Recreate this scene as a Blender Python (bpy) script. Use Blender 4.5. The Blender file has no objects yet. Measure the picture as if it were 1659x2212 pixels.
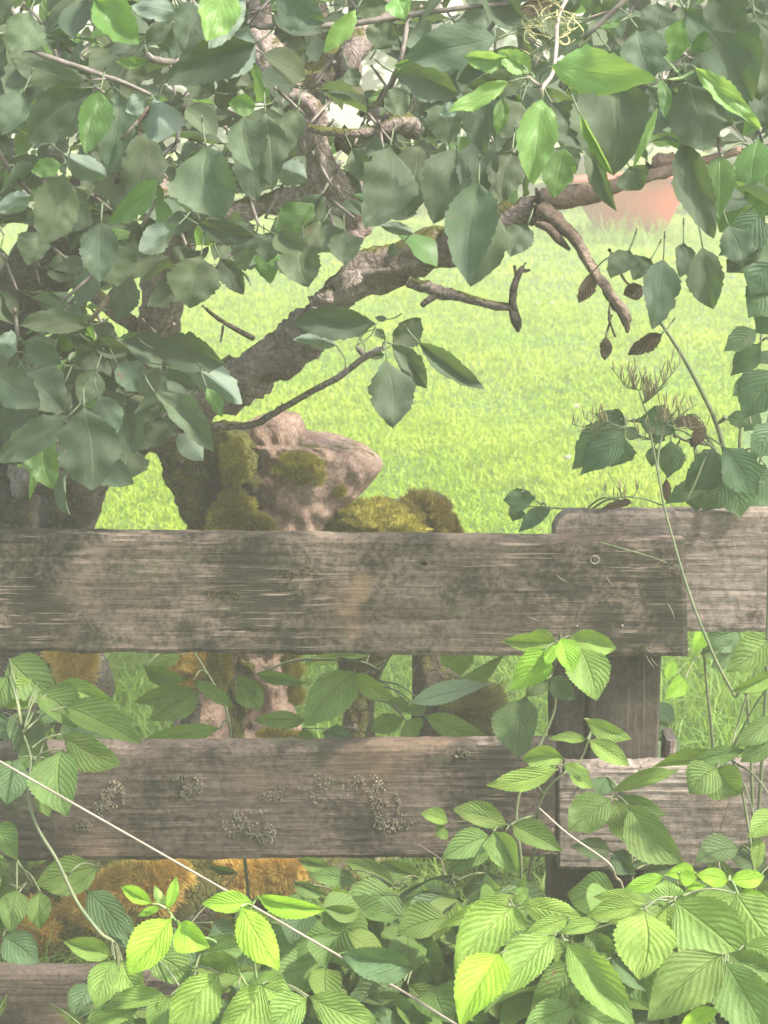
import bpy, math, random
import numpy as np
from mathutils import Vector, Matrix, noise

R = math.radians
random.seed(7)
rng = np.random.default_rng(11)
S = bpy.context.scene
COL = S.collection

# ------------------------------------------------------------------ camera
PITCH = R(14.0)
FPX = 3950.0                      # focal length in units of a 1659 px wide picture
CAM = Vector((0, 0, 1.5))
cam = bpy.data.cameras.new('camera')
cam.sensor_fit = 'HORIZONTAL'; cam.sensor_width = 36; cam.lens = FPX / 1659 * 36
cam.clip_start = 0.05; cam.clip_end = 400
camo = bpy.data.objects.new('camera', cam); COL.objects.link(camo)
camo.location = CAM; camo.rotation_euler = (math.pi / 2 - PITCH, 0, 0)
cam.dof.use_dof = True; cam.dof.focus_distance = 2.35; cam.dof.aperture_fstop = 22
S.camera = camo

# ------------------------------------------------------------------ sky, sun, exposure
SUN = Vector((0.55, -0.26, 0.80)).normalized()
W = bpy.data.worlds.new('World'); S.world = W; W.use_nodes = True
wn = W.node_tree; bg = wn.nodes['Background']
sky = wn.nodes.new('ShaderNodeTexSky'); sky.sky_type = 'NISHITA'; sky.sun_disc = False
sky.sun_elevation = math.asin(SUN.z); sky.sun_rotation = math.atan2(SUN.x, SUN.y)
sky.air_density = 1.0; sky.dust_density = 3.0; sky.ozone_density = 1.0
wn.links.new(sky.outputs[0], bg.inputs[0]); bg.inputs[1].default_value = 0.15
sl = bpy.data.lights.new('sun', 'SUN'); sl.energy = 3.4; sl.angle = R(3.5); sl.color = (1, 0.95, 0.86)
so = bpy.data.objects.new('sun', sl); COL.objects.link(so)
so.rotation_euler = SUN.to_track_quat('Z', 'Y').to_euler()
S.view_settings.view_transform = 'Standard'; S.view_settings.look = 'None'
S.view_settings.gamma = 1; S.view_settings.use_curve_mapping = False
S.view_settings.exposure = 1.95
S.render.film_transparent = False
S.cycles.use_denoising = True
S.cycles.max_bounces = 8; S.cycles.volume_bounces = 1; S.cycles.transparent_max_bounces = 8
S.cycles.diffuse_bounces = 4; S.cycles.transmission_bounces = 6
S.cycles.caustics_reflective = False; S.cycles.caustics_refractive = False
HAZE = 0.019

# ------------------------------------------------------------------ picture helpers (places a point on a chosen depth plane)
FW = Vector((0, math.cos(PITCH), -math.sin(PITCH))); UP = Vector((0, math.sin(PITCH), math.cos(PITCH)))
TX = {'A': (0, 0), 'B': (553, 0), 'C': (1106, 0), 'D': (0, 553), 'E': (553, 553), 'F': (1106, 553),
      'G': (0, 1106), 'H': (553, 1106), 'I': (1106, 1106), 'J': (0, 1659), 'K': (553, 1659), 'L': (1106, 1659)}

def P(x, y, d):
    v = FW + Vector((1, 0, 0)) * ((x - 829.5) / FPX) + UP * ((1106 - y) / FPX)
    return CAM + v * (d / v.y)

def T(t, x, y):
    if t == 'Z': return x, y
    ox, oy = TX[t]; return ox + x / 3.0, oy + y / 3.0

def TP(t, x, y, d): return P(*T(t, x, y), d)

# ------------------------------------------------------------------ object helpers
def link_mesh(name, me, parent=None, mat=None, loc=None):
    o = bpy.data.objects.new(name, me); COL.objects.link(o)
    if mat is not None and not me.materials: me.materials.append(mat)
    if parent is not None: o.parent = parent; o.matrix_parent_inverse = Matrix.Translation(parent.location).inverted()
    if loc is not None: o.location = loc
    return o

def tag(o, label=None, cat=None, group=None, kind=None):
    if label: o['label'] = label
    if cat: o['category'] = cat
    if group: o['group'] = group
    if kind: o['kind'] = kind
    return o

def empty(name, loc, label, cat, group=None):
    o = bpy.data.objects.new(name, None); COL.objects.link(o); o.location = loc
    o.empty_display_size = 0.05
    return tag(o, label, cat, group)

def mesh_np(name, V, F, uv=None, smooth=True):
    """V (n,3), F list/array of polygons; uv per vertex (n,2)"""
    me = bpy.data.meshes.new(name)
    if isinstance(F, np.ndarray):
        k = F.shape[1]
        me.vertices.add(len(V)); me.vertices.foreach_set('co', np.asarray(V, dtype=np.float32).ravel())
        me.loops.add(F.size); me.loops.foreach_set('vertex_index', F.astype(np.int32).ravel())
        me.polygons.add(len(F)); me.polygons.foreach_set('loop_start', np.arange(0, F.size, k, dtype=np.int32))
        me.update(calc_edges=True)
    else:
        me.from_pydata([tuple(v) for v in V], [], F); me.update()
    if uv is not None:
        l = me.uv_layers.new(name='UVMap')
        idx = np.empty(len(me.loops), dtype=np.int32); me.loops.foreach_get('vertex_index', idx)
        l.data.foreach_set('uv', np.asarray(uv, dtype=np.float32)[idx].ravel())
    if smooth: me.polygons.foreach_set('use_smooth', [True] * len(me.polygons))
    me.validate()
    return me

# ------------------------------------------------------------------ node helpers
class N:
    def __init__(s, name):
        s.m = bpy.data.materials.new(name); s.m.use_nodes = True; s.t = s.m.node_tree
        s.b = s.t.nodes['Principled BSDF']; s.out = s.t.nodes['Material Output']
    def n(s, ty, **k):
        x = s.t.nodes.new(ty)
        for a, v in k.items(): setattr(x, a, v)
        return x
    def l(s, a, b): s.t.links.new(a, b)
    def val(s, x, sock):
        if isinstance(x, (int, float)): sock.default_value = x
        elif isinstance(x, tuple): sock.default_value = (*x, 1) if len(x) == 3 and len(sock.default_value) == 4 else x
        else: s.l(x, sock)
    def math(s, op, a, b=None, c=None, clamp=False):
        x = s.n('ShaderNodeMath', operation=op, use_clamp=clamp); s.val(a, x.inputs[0])
        if b is not None: s.val(b, x.inputs[1])
        if c is not None: s.val(c, x.inputs[2])
        return x.outputs[0]
    def mix(s, f, a, b, mode='MIX'):
        x = s.n('ShaderNodeMix', data_type='RGBA', blend_type=mode)
        s.val(f, x.inputs[0]); s.val(a, x.inputs[6]); s.val(b, x.inputs[7]); return x.outputs[2]
    def coord(s, which='Object'): return s.n('ShaderNodeTexCoord').outputs[which]
    def map(s, v, scale, loc=(0, 0, 0)):
        x = s.n('ShaderNodeMapping'); s.l(v, x.inputs[0]); x.inputs['Scale'].default_value = scale; x.inputs['Location'].default_value = loc
        return x.outputs[0]
    def noise(s, v, scale, detail=4, rough=0.55, dist=0.0):
        x = s.n('ShaderNodeTexNoise'); s.l(v, x.inputs['Vector']); x.inputs['Scale'].default_value = scale
        x.inputs['Detail'].default_value = detail; x.inputs['Roughness'].default_value = rough; x.inputs['Distortion'].default_value = dist
        return x.outputs['Fac']
    def voro(s, v, scale, feat='F1'):
        x = s.n('ShaderNodeTexVoronoi', feature=feat); s.l(v, x.inputs['Vector']); x.inputs['Scale'].default_value = scale
        return x.outputs['Distance']
    def ss(s, x, a, b):
        r = s.n('ShaderNodeMapRange', interpolation_type='SMOOTHSTEP'); s.val(x, r.inputs[0])
        r.inputs[1].default_value = a; r.inputs[2].default_value = b; return r.outputs[0]
    def bump(s, h, strength, dist=0.01, normal=None):
        x = s.n('ShaderNodeBump'); s.l(h, x.inputs['Height']); x.inputs['Strength'].default_value = strength
        x.inputs['Distance'].default_value = dist
        if normal is not None: s.l(normal, x.inputs['Normal'])
        return x.outputs[0]
    def rnd(s):
        a = s.n('ShaderNodeObjectInfo').outputs['Random']; b = s.n('ShaderNodeNewGeometry').outputs['Random Per Island']
        return s.math('FRACT', s.math('ADD', a, s.math('MULTIPLY', b, 1.7)))

def leaf_mat(name, top, under, trans, nveins=8, slope=0.45, vein=0.35, pleat=0.3, rough=0.5, brown=0.0, tw=0.32, var=0.35, bs=0.5):
    q = N(name); uv = q.n('ShaderNodeUVMap').outputs[0]
    sep = q.n('ShaderNodeSeparateXYZ'); q.l(uv, sep.inputs[0]); u, v = sep.outputs[0], sep.outputs[1]
    a = q.math('ABSOLUTE', q.math('SUBTRACT', q.math('MULTIPLY', u, 2.0), 1.0))
    oc = q.coord('Object')
    wob = q.math('MULTIPLY', q.math('SUBTRACT', q.noise(oc, 2.6), 0.5), 0.20)
    ph = q.math('MULTIPLY', q.math('ADD', q.math('SUBTRACT', v, q.math('MULTIPLY', a, slope)), wob), float(nveins))
    tri = q.math('MULTIPLY', q.math('ABSOLUTE', q.math('SUBTRACT', q.math('FRACT', q.math('ADD', ph, 20.0)), 0.5)), 2.0)
    sec = q.ss(tri, 0.84, 1.0)
    mid = q.math('SUBTRACT', 1.0, q.ss(a, 0.015, 0.07))
    veins = q.math('MAXIMUM', sec, mid)
    r = q.rnd(); r2 = q.math('FRACT', q.math('MULTIPLY', r, 7.31)); r3 = q.math('FRACT', q.math('MULTIPLY', r, 19.7))
    t = q.mix(r, tuple(c * (1 - var) for c in top), tuple(min(1, c * (1 + var)) for c in top))
    t = q.mix(q.math('MULTIPLY', r2, 0.4), t, (top[0] * 1.9, top[1] * 1.35, top[2] * 0.8))
    mott = q.noise(oc, 5.0, 5, 0.6)
    t = q.mix(q.ss(mott, 0.35, 0.75), q.mix(0.30, t, (0.0, 0.01, 0.0)), t)
    t = q.mix(q.math('MULTIPLY', q.ss(q.noise(oc, 1.7, 6, .7), .5, .72), .35), t, tuple(c * 1.5 + .03 for c in top))
    t = q.mix(q.math('MULTIPLY', veins, vein), t, (top[0] * 1.9 + .02, top[1] * 1.7 + .02, top[2] * 1.5 + .01))
    und = q.mix(r2, tuple(c * .85 for c in under), tuple(c * 1.15 for c in under))
    back = q.n('ShaderNodeNewGeometry').outputs['Backfacing']
    col = q.mix(back, t, und)
    fl = q.math('MULTIPLY', q.ss(q.noise(oc, 9, 2, .4), .70, .73), q.ss(r3, .45, .5))
    col = q.mix(q.math('MULTIPLY', fl, .7), col, (0.13, 0.10, 0.04))
    if brown:
        sp = q.ss(q.noise(oc, 2.4, 3, 0.6), 0.63, 0.68)
        col = q.mix(q.math('MULTIPLY', sp, q.ss(r3, 1 - brown, 1 - brown + .05)), col, (0.12, 0.075, 0.04))
    q.l(col, q.b.inputs['Base Color']); q.b.inputs['Roughness'].default_value = rough
    q.b.inputs['Specular IOR Level'].default_value = 0.28
    h = q.math('ADD', q.math('MULTIPLY', tri, pleat), q.math('MULTIPLY', q.noise(oc, 22.0, 3), 0.25))
    h = q.math('SUBTRACT', h, q.math('MULTIPLY', mid, 0.5))
    bm = q.bump(h, min(1, bs * 2), 0.0035); q.l(bm, q.b.inputs['Normal'])
    tr = q.n('ShaderNodeBsdfTranslucent'); q.l(q.mix(q.math('MULTIPLY', veins, 0.4), trans, tuple(c * .5 for c in trans)), tr.inputs[0]); q.l(bm, tr.inputs['Normal'])
    mx = q.n('ShaderNodeMixShader'); mx.inputs[0].default_value = tw
    q.l(q.b.outputs[0], mx.inputs[1]); q.l(tr.outputs[0], mx.inputs[2]); q.l(mx.outputs[0], q.out.inputs[0])
    return q.m

M = {}
M['apple'] = leaf_mat('apple_leaf', (0.058, 0.090, 0.054), (0.165, 0.21, 0.155), (0.16, 0.25, 0.05), 7, 0.55, 0.18, 0.10, 0.68, brown=0.18, tw=0.22, var=.4, bs=.16)
M['apple_lit'] = leaf_mat('lit_apple_leaf', (0.12, 0.24, 0.07), (0.28, 0.38, 0.20), (0.38, 0.56, 0.10), 7, 0.5, 0.22, 0.12, 0.45, tw=0.35, bs=.2)  # brighter copy of the apple leaf, sunlight put into its colour
M['rasp'] = leaf_mat('raspberry_leaf', (0.098, 0.170, 0.042), (0.25, 0.32, 0.19), (0.26, 0.42, 0.045), 9, 0.42, 0.18, 0.17, 0.6, brown=0.06, tw=0.30, var=.28)
M['rasp_young_lit'] = leaf_mat('young_lit_raspberry_leaf', (0.22, 0.42, 0.04), (0.34, 0.47, 0.14), (0.42, 0.72, 0.05), 9, 0.42, 0.18, 0.17, 0.6, tw=0.42, var=.15)  # young yellow-green, with sunlight also put into the brighter colour
M['shrub'] = leaf_mat('shrub_leaf', (0.045, 0.095, 0.04), (0.12, 0.18, 0.10), (0.13, 0.26, 0.05), 8, 0.45, 0.2, 0.3, 0.5, brown=0.2, tw=0.25, bs=.25)
M['dead_leaf'] = leaf_mat('dead_leaf', (0.10, 0.08, 0.05), (0.15, 0.12, 0.08), (0.16, 0.11, 0.05), 7, 0.45, 0.3, 0.6, 0.8, tw=0.15)

def stem_mat(name, c1, c2, sc=60):
    q = N(name); o = q.coord('Object'); f = q.noise(o, sc, 4)
    q.l(q.mix(q.ss(f, .3, .7), c1, c2), q.b.inputs['Base Color']); q.b.inputs['Roughness'].default_value = .6
    q.l(q.bump(f, .3, .002), q.b.inputs['Normal']); return q.m
M['green_stem'] = stem_mat('green_stem', (0.12, 0.20, 0.06), (0.22, 0.27, 0.11))
M['cane'] = stem_mat('cane_stem', (0.08, 0.11, 0.045), (0.14, 0.15, 0.07), 40)
M['straw'] = stem_mat('dry_straw', (0.20, 0.155, 0.12), (0.30, 0.25, 0.20), 25)
M['pod'] = stem_mat('seed_pod', (0.17, 0.14, 0.06), (0.26, 0.21, 0.10), 80)
M['twig'] = stem_mat('twig_bark', (0.085, 0.07, 0.055), (0.19, 0.16, 0.125), 70)
M['nail'] = stem_mat('rusty_nail', (0.10, 0.08, 0.06), (0.26, 0.22, 0.18), 200)

def bark_mat(name, dark, mid, pale, mossc=(0.11, 0.11, 0.03), moss=0.5, cracks=.5):
    q = N(name); o = q.coord('Object'); uv = q.n('ShaderNodeUVMap').outputs[0]
    dist = q.n('ShaderNodeVectorMath', operation='ADD'); nz0 = q.n('ShaderNodeTexNoise'); q.l(o, nz0.inputs['Vector']); nz0.inputs['Scale'].default_value = 30; nz0.inputs['Detail'].default_value = 4
    sc = q.n('ShaderNodeVectorMath', operation='SCALE'); q.l(nz0.outputs['Color'], sc.inputs[0]); sc.inputs[3].default_value = .035
    q.l(o, dist.inputs[0]); q.l(sc.outputs[0], dist.inputs[1]); ow = dist.outputs[0]
    ridg = q.noise(q.map(ow, (1, 1, 0.35)), 70, 5, .65)
    fine = q.noise(o, 110, 8, .7); big = q.noise(o, 9, 6, .65, .6)
    crack = q.math('MULTIPLY', q.math('SUBTRACT', 1.0, q.ss(q.voro(q.map(ow, (1, 1, 0.6)), 42, 'DISTANCE_TO_EDGE'), 0.0, .10)), cracks)
    c = q.mix(q.ss(big, .3, .7), mid, pale)
    c = q.mix(q.ss(fine, .35, .65), q.mix(.6, c, dark), c)
    c = q.mix(q.math('MULTIPLY', crack, .7), c, dark)
    nz = q.n('ShaderNodeSeparateXYZ'); g = q.n('ShaderNodeNewGeometry'); q.l(g.outputs['Normal'], nz.inputs[0])
    mm = q.math('ADD', q.math('MULTIPLY', nz.outputs[2], .18), q.noise(o, 11, 6, .65))
    mk = q.ss(mm, 1.02 - moss, 1.10 - moss)
    mc = q.mix(q.noise(o, 90, 3), tuple(c * .45 for c in mossc), tuple(c * 1.6 for c in mossc))
    c = q.mix(mk, c, mc)
    lich = q.ss(q.noise(q.map(o, (1, 1, 1), (3, 1, 7)), 30, 5, .7), .60, .67)
    c = q.mix(q.math('MULTIPLY', lich, .55), c, (0.36, 0.36, 0.30))
    q.l(c, q.b.inputs['Base Color']); q.b.inputs['Roughness'].default_value = .9; q.b.inputs['Specular IOR Level'].default_value = .15
    h = q.math('SUBTRACT', q.math('ADD', fine, q.math('MULTIPLY', ridg, .8)), crack)
    q.l(q.bump(h, 1.0, .012), q.b.inputs['Normal']); return q.m
M['bark'] = bark_mat('apple_bark', (0.07, 0.055, 0.047), (0.27, 0.21, 0.18), (0.52, 0.42, 0.37), moss=.44, cracks=.3)
M['bark_pale'] = bark_mat('pale_apple_bark', (0.10, 0.075, 0.065), (0.36, 0.275, 0.24), (0.62, 0.50, 0.44), moss=.40, cracks=.2)
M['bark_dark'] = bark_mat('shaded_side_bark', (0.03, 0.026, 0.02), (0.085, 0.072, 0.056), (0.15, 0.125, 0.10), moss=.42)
M['bark_moss'] = bark_mat('mossy_bark', (0.04, 0.034, 0.024), (0.12, 0.095, 0.07), (0.23, 0.18, 0.14), moss=.60)
M['deadwood'] = bark_mat('dead_wood', (0.17, 0.11, 0.08), (0.47, 0.30, 0.225), (0.62, 0.44, 0.345), moss=.30, cracks=.05)
M['drybranch'] = bark_mat('dry_branch', (0.05, 0.036, 0.028), (0.20, 0.14, 0.10), (0.46, 0.35, 0.27), moss=.25, cracks=.1)

def moss_mat(name, a, b, dk=.55):
    q = N(name); o = q.coord('Object'); r = q.n('ShaderNodeNewGeometry').outputs['Random Per Island']
    c = q.mix(r, a, b); c = q.mix(q.ss(q.noise(o, 12, 4), .35, .7), q.mix(dk, c, tuple(x * .35 for x in a)), c)
    q.l(c, q.b.inputs['Base Color']); q.b.inputs['Roughness'].default_value = .95; q.b.inputs['Specular IOR Level'].default_value = .1
    tr = q.n('ShaderNodeBsdfTranslucent'); q.l(c, tr.inputs[0]); mx = q.n('ShaderNodeMixShader'); mx.inputs[0].default_value = .3
    q.l(q.b.outputs[0], mx.inputs[1]); q.l(tr.outputs[0], mx.inputs[2]); q.l(mx.outputs[0], q.out.inputs[0]); return q.m
M['moss'] = moss_mat('olive_moss', (0.24, 0.22, 0.04), (0.58, 0.52, 0.11))
M['moss_gold'] = moss_mat('golden_moss', (0.60, 0.42, 0.09), (0.95, 0.72, 0.24), .12)
M['lichen'] = moss_mat('grey_lichen', (0.20, 0.18, 0.12), (0.42, 0.37, 0.27))

def wood_mat(name, dark, mid, pale, patch=.5, seed=0.0, vert=False, wear=.56, rust=.3):
    q = N(name); o0 = q.coord('Object'); o = q.map(o0, (1, 1, 1), (seed, seed * .3, seed * .7))
    s1 = (3, 3, 60) if not vert else (60, 60, 3)
    s2 = (10, 10, 220) if not vert else (220, 220, 10)
    warp = q.noise(o, 5, 3)
    g1 = q.noise(q.map(o, s1), 1.0, 6, .6, .35); g2 = q.noise(q.map(o, s2), 1.0, 4, .6, .2)
    big = q.noise(o, 5.5, 5, .62, .3); fine = q.noise(o, 120, 6, .7)
    c = q.mix(q.ss(q.noise(q.map(o, (4, 4, 12), (3, 3, 3)), 1.5, 6, .65, .5), .35, .68), mid, q.mix(.38, mid, pale))
    c = q.mix(q.math('MULTIPLY', q.ss(fine, .4, .65), .55), c, dark)
    blot = q.ss(q.math('ADD', big, q.math('MULTIPLY', q.math('SUBTRACT', fine, .5), .25)), 1 - patch - .05, 1 - patch + .09)
    c = q.mix(q.math('MULTIPLY', blot, .92), c, dark)
    c = q.mix(q.math('MULTIPLY', q.ss(q.noise(q.map(o, (1, 1, 1), (1, 6, 3)), 14, 6, .7), .54, .66), .55), c, q.mix(.5, mid, pale))
    worn = q.math('MULTIPLY', q.ss(g2, wear - .03, wear + .06), q.ss(q.noise(q.map(o, (3, 3, 9) if not vert else (9, 9, 3), (5, 2, 1)), 1.6, 4, .6), .46, .62))
    c = q.mix(q.math('MULTIPLY', worn, .75), c, pale)
    c = q.mix(q.math('MULTIPLY', q.ss(q.noise(q.map(o, (1, 1, 1), (9, 4, 2)), 6, 3, .5), .56, .70), rust), c, (0.30, 0.19, 0.11))
    c = q.mix(q.math('MULTIPLY', q.ss(q.noise(q.map(o, (1, 1, 1), (2, 8, 5)), 9, 5, .65), .60, .68), .5), c, (0.07, 0.085, 0.035))
    crk = q.math('SUBTRACT', 1.0, q.ss(q.math('ABSOLUTE', q.math('SUBTRACT', g1, .5)), 0, .008))
    c = q.mix(q.math('MULTIPLY', crk, .3), c, tuple(x * .4 for x in dark))
    q.l(c, q.b.inputs['Base Color']); q.b.inputs['Roughness'].default_value = .85; q.b.inputs['Specular IOR Level'].default_value = .2
    h = q.math('ADD', q.math('MULTIPLY', g2, 1.0), q.math('MULTIPLY', fine, .7)); h = q.math('SUBTRACT', h, q.math('MULTIPLY', crk, .8))
    q.l(q.bump(h, .65, .003), q.b.inputs['Normal']); return q.m
WD, WM, WP = (0.030, 0.028, 0.019), (0.108, 0.081, 0.059), (0.33, 0.25, 0.19)
M['wood1'] = wood_mat('weathered_rail_wood', WD, WM, WP, .50, 1.3, wear=.585, rust=.8)
M['wood2'] = wood_mat('grey_rail_wood', (0.058, 0.047, 0.036), (0.185, 0.145, 0.115), (0.36, 0.30, 0.24), .40, 4.1, wear=.60)
M['wood3'] = wood_mat('lower_rail_wood', (0.030, 0.027, 0.020), (0.098, 0.073, 0.057), (0.25, 0.19, 0.15), .48, 7.7, wear=.63)
M['wood4'] = wood_mat('lower_right_rail_wood', (0.05, 0.042, 0.034), (0.16, 0.13, 0.105), (0.40, 0.33, 0.27), .36, 2.9, wear=.53)
M['woodpost'] = wood_mat('post_wood', (0.018, 0.018, 0.013), (0.060, 0.050, 0.038), (0.13, 0.105, 0.08), .52, 5.5, True, wear=.6)

# ------------------------------------------------------------------ leaf meshes
def leaf_shape(kind, u):
    if kind == 'rasp': w = (np.sin(np.pi * np.clip(u, 0, 1) ** 0.78) ** 0.80) * (1 - 0.30 * np.clip((u - .72) / .28, 0, 1) ** 1.2)
    elif kind == 'cherry': w = np.sin(np.pi * u ** 0.82) ** 0.85 * (1 - .45 * np.clip((u - .68) / .32, 0, 1))
    elif kind == 'long': w = np.sin(np.pi * u ** 0.9) ** 0.9
    else: w = np.sin(np.pi * u ** 0.86) ** 0.72 * (1 - 0.25 * np.clip((u - .8) / .2, 0, 1))
    return w

def leaf_geo(kind, seed, nu=22, nh=4, teeth=True):
    r = random.Random(seed)
    fold = r.choice((r.uniform(.02, .25), r.uniform(.1, .5), r.uniform(.4, .8) if kind == 'apple' else .2))
    curl = r.choice((r.uniform(.1, .6), r.uniform(.5, 1.3), -r.uniform(.1, .5)))
    if kind == 'rasp': curl = r.uniform(.1, .9)
    if kind == 'cherry': curl = r.uniform(.05, .5); fold = r.uniform(.05, .3)
    tw = r.uniform(-.7, .7) if kind == 'apple' else r.uniform(-.3, .3)
    wav = r.uniform(.02, .07) * (1 if kind == 'apple' else .6); wf = r.uniform(6, 13)
    bend = r.uniform(-.13, .13); ph = r.uniform(0, 6); asym = r.uniform(-.12, .12); fat = r.uniform(.86, 1.1); cup = r.uniform(-.5, .9)
    k = curl if abs(curl) > .02 else .02
    ca, sa = math.cos(k / 2), math.sin(k / 2); chord = 2 * math.sin(k / 2) / k
    V, UV = [], []
    for i in range(nu + 1):
        u = i / nu
        w = float(leaf_shape(kind, np.array(u ** fat))) * .5 if 0 < i < nu else 0.0
        # spine: an arc whose chord runs from (0,0) to (1,0)
        ay, az = math.sin(k * u) / k, -(1 - math.cos(k * u)) / k
        sy, sz = (ay * ca - az * sa) / chord, (ay * sa + az * ca) / chord
        for j in range(-nh, nh + 1):
            sgn = j / nh
            tooth = 1.0
            if teeth and 0 < i < nu and abs(j) == nh: tooth = 1 - (.075 if kind == 'rasp' else .07) * (i % 2) + (.05 if kind == 'rasp' else .22) * noise.noise(Vector((u * 9, j, seed)))
            x = w * sgn * tooth * (1 + asym * sgn)
            z = fold * abs(x) + cup * x * x + wav * math.sin(wf * u + ph + (1.7 if j > 0 else 0)) * abs(sgn) ** 1.5
            z += .05 * noise.noise(Vector((x * 4 + seed, u * 4, 1))) * (1.7 if kind == 'apple' else .6)
            if kind == 'rasp' and nu >= 20:
                q = (u - .21 * abs(sgn)) * 9 + .35 * noise.noise(Vector((x * 3, u * 3, seed)))
                z += .0022 * math.cos(2 * math.pi * q) * min(1, abs(sgn) * 3) * (1 - abs(sgn) * .3)
            a = tw * (u - .4); x, z = x * math.cos(a) - z * math.sin(a), x * math.sin(a) + z * math.cos(a)
            y = sy + (.05 * abs(sgn) if 0 < i < nu else 0) * (1 - u)
            V.append((x + bend * math.sin(math.pi * u), y, sz + z)); UV.append(((sgn + 1) / 2, u))
    m = 2 * nh + 1
    F = np.array([(i * m + j, i * m + j + 1, (i + 1) * m + j + 1, (i + 1) * m + j) for i in range(nu) for j in range(m - 1)])
    return np.array(V), F, np.array(UV)

LEAFGEO = {}
LEAFME = {}
def leafmesh(kind, mat, k):
    key = (kind, mat, k)
    if key not in LEAFME:
        nu = {'rasp': 30, 'apple': 22, 'long': 20, 'cherry': 24}[kind]
        V, F, UV = leaf_geo(kind, hash((kind, k)) % 1000 if False else (ord(kind[0]) * 31 + k * 7), nu, 5 if kind == 'rasp' else 4)
        me = mesh_np('leaf_' + kind, V, F, UV); me.materials.append(M[mat]); LEAFME[key] = me
    return LEAFME[key]
def leafgeo_low(kind, k, nu=9, nh=2):
    key = (kind, k, nu, nh)
    if key not in LEAFGEO: LEAFGEO[key] = leaf_geo(kind, ord(kind[0]) * 31 + k * 7, nu, nh, False)
    return LEAFGEO[key]

def leaf_matrix(p0, p1, width, roll, flip=False):
    ax = p1 - p0; L = ax.length; y = ax / L
    tocam = (CAM - (p0 + p1) / 2).normalized()
    x = y.cross(tocam)
    if x.length < 1e-4: x = Vector((1, 0, 0))
    x.normalize(); z = x.cross(y).normalized()
    if flip: x, z = -x, -z
    m = Matrix((x, y, z)).transposed()
    m = m @ Matrix.Rotation(roll, 3, 'Y')
    m = m.to_4x4() @ Matrix.Diagonal((width, L, (width + L) / 2, 1))
    m.translation = p0
    return m

class Bag:
    """collects transformed low-res leaves into one mesh"""
    def __init__(s): s.V = []; s.F = []; s.U = []; s.n = 0
    def add(s, mat, geo):
        V, F, U = geo
        A = np.array(mat); v = V @ A[:3, :3].T + A[:3, 3]
        s.V.append(v); s.F.append(F + s.n); s.U.append(U); s.n += len(V)
    def build(s, name, mat, parent=None):
        me = mesh_np(name, np.concatenate(s.V), np.concatenate(s.F), np.concatenate(s.U)); me.materials.append(mat)
        return link_mesh(name, me, parent)

# ------------------------------------------------------------------ tubes
def catmull(pts, n):
    pts = [Vector(p) for p in pts]
    if len(pts) == 2: return [pts[0].lerp(pts[1], i / n) for i in range(n + 1)]
    q = [pts[0] * 2 - pts[1]] + pts + [pts[-1] * 2 - pts[-2]]
    out = []
    m = len(pts) - 1
    for i in range(n + 1):
        t = i / n * m; k = min(int(t), m - 1); f = t - k
        a, b, c, d = q[k], q[k + 1], q[k + 2], q[k + 3]
        out.append(.5 * ((2 * b) + (c - a) * f + (2 * a - 5 * b + 4 * c - d) * f * f + (3 * b - a - 3 * c + d) * f ** 3))
    return out

def tube_geo(pts, radii, n=None, sides=10, rough=0.0, seed=0, taper_end=False, step=None):
    L = sum((Vector(pts[i + 1]) - Vector(pts[i])).length for i in range(len(pts) - 1))
    if n is None: n = max(4, int(L / (step or .03)))
    cl = catmull(pts, n)
    if rough > .18 and n > 8:
        mr = max(radii)
        cl = [c + Vector((noise.noise(c * 9 + Vector((seed, 0, 0))), noise.noise(c * 9 + Vector((0, seed, 5))), noise.noise(c * 9 + Vector((7, 0, seed))))) * mr * .55 for c in cl]
    rr = np.interp(np.linspace(0, 1, n + 1), np.linspace(0, 1, len(radii)), radii)
    V, UV, F = [], [], []
    ref = Vector((.13, .2, .97)); d = 0
    for i, p in enumerate(cl):
        t = (cl[min(i + 1, n)] - cl[max(i - 1, 0)]).normalized()
        a = t.cross(ref)
        if a.length < .1: a = t.cross(Vector((1, 0, .2)))
        a.normalize(); b = t.cross(a)
        ref = b if i == 0 else ref
        if i: d += (p - cl[i - 1]).length
        for s in range(sides + 1):
            th = 2 * math.pi * (s % sides) / sides
            r = rr[i]
            if rough:
                q = Vector((math.cos(th) * 1.3 + seed * 3.1, math.sin(th) * 1.3, d / max(rr[i], .004) * .5))
                r *= 1 + rough * (noise.noise(q) * 1.5 + .9 * abs(noise.noise(q * 2.3)) + .5 * noise.noise(q * 4.1))
            V.append(p + (a * math.cos(th) + b * math.sin(th)) * r); UV.append((s / sides, d))
    m = sides + 1
    for i in range(n):
        for s in range(sides): F.append((i * m + s, i * m + s + 1, (i + 1) * m + s + 1, (i + 1) * m + s))
    for e, base in ((0, 0), (1, n * m)):
        c = len(V); V.append(cl[0] if e == 0 else cl[-1]); UV.append((.5, .5))
        for s in range(sides):
            tri = (base + s, base + s + 1, c)
            F.append(tri if e else tri[::-1])
    return V, F, UV, cl

class Tubes:
    def __init__(s): s.V = []; s.F = []; s.U = []; s.pts = []
    def add(s, pts, radii, **k):
        V, F, U, cl = tube_geo(pts, radii, **k); o = len(s.V)
        s.V += V; s.U += U; s.F += [tuple(i + o for i in f) for f in F]; s.pts += cl; return cl
    def build(s, name, mat, parent=None):
        me = mesh_np(name, s.V, s.F, s.U); me.materials.append(mat); return link_mesh(name, me, parent)

def px2m(w, d): return w / FPX * d * 1.02

def parse_leaf(line, dd):
    """tile bx by tx ty width [depth] [flags]"""
    a = line.split(); t = a[0]; bx, by, tx, ty, w = map(float, a[1:6]); d = dd; fl = ''
    for s in a[6:]:
        try: d = float(s)
        except ValueError: fl += s
    return t, bx, by, tx, ty, w, d, fl

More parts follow.
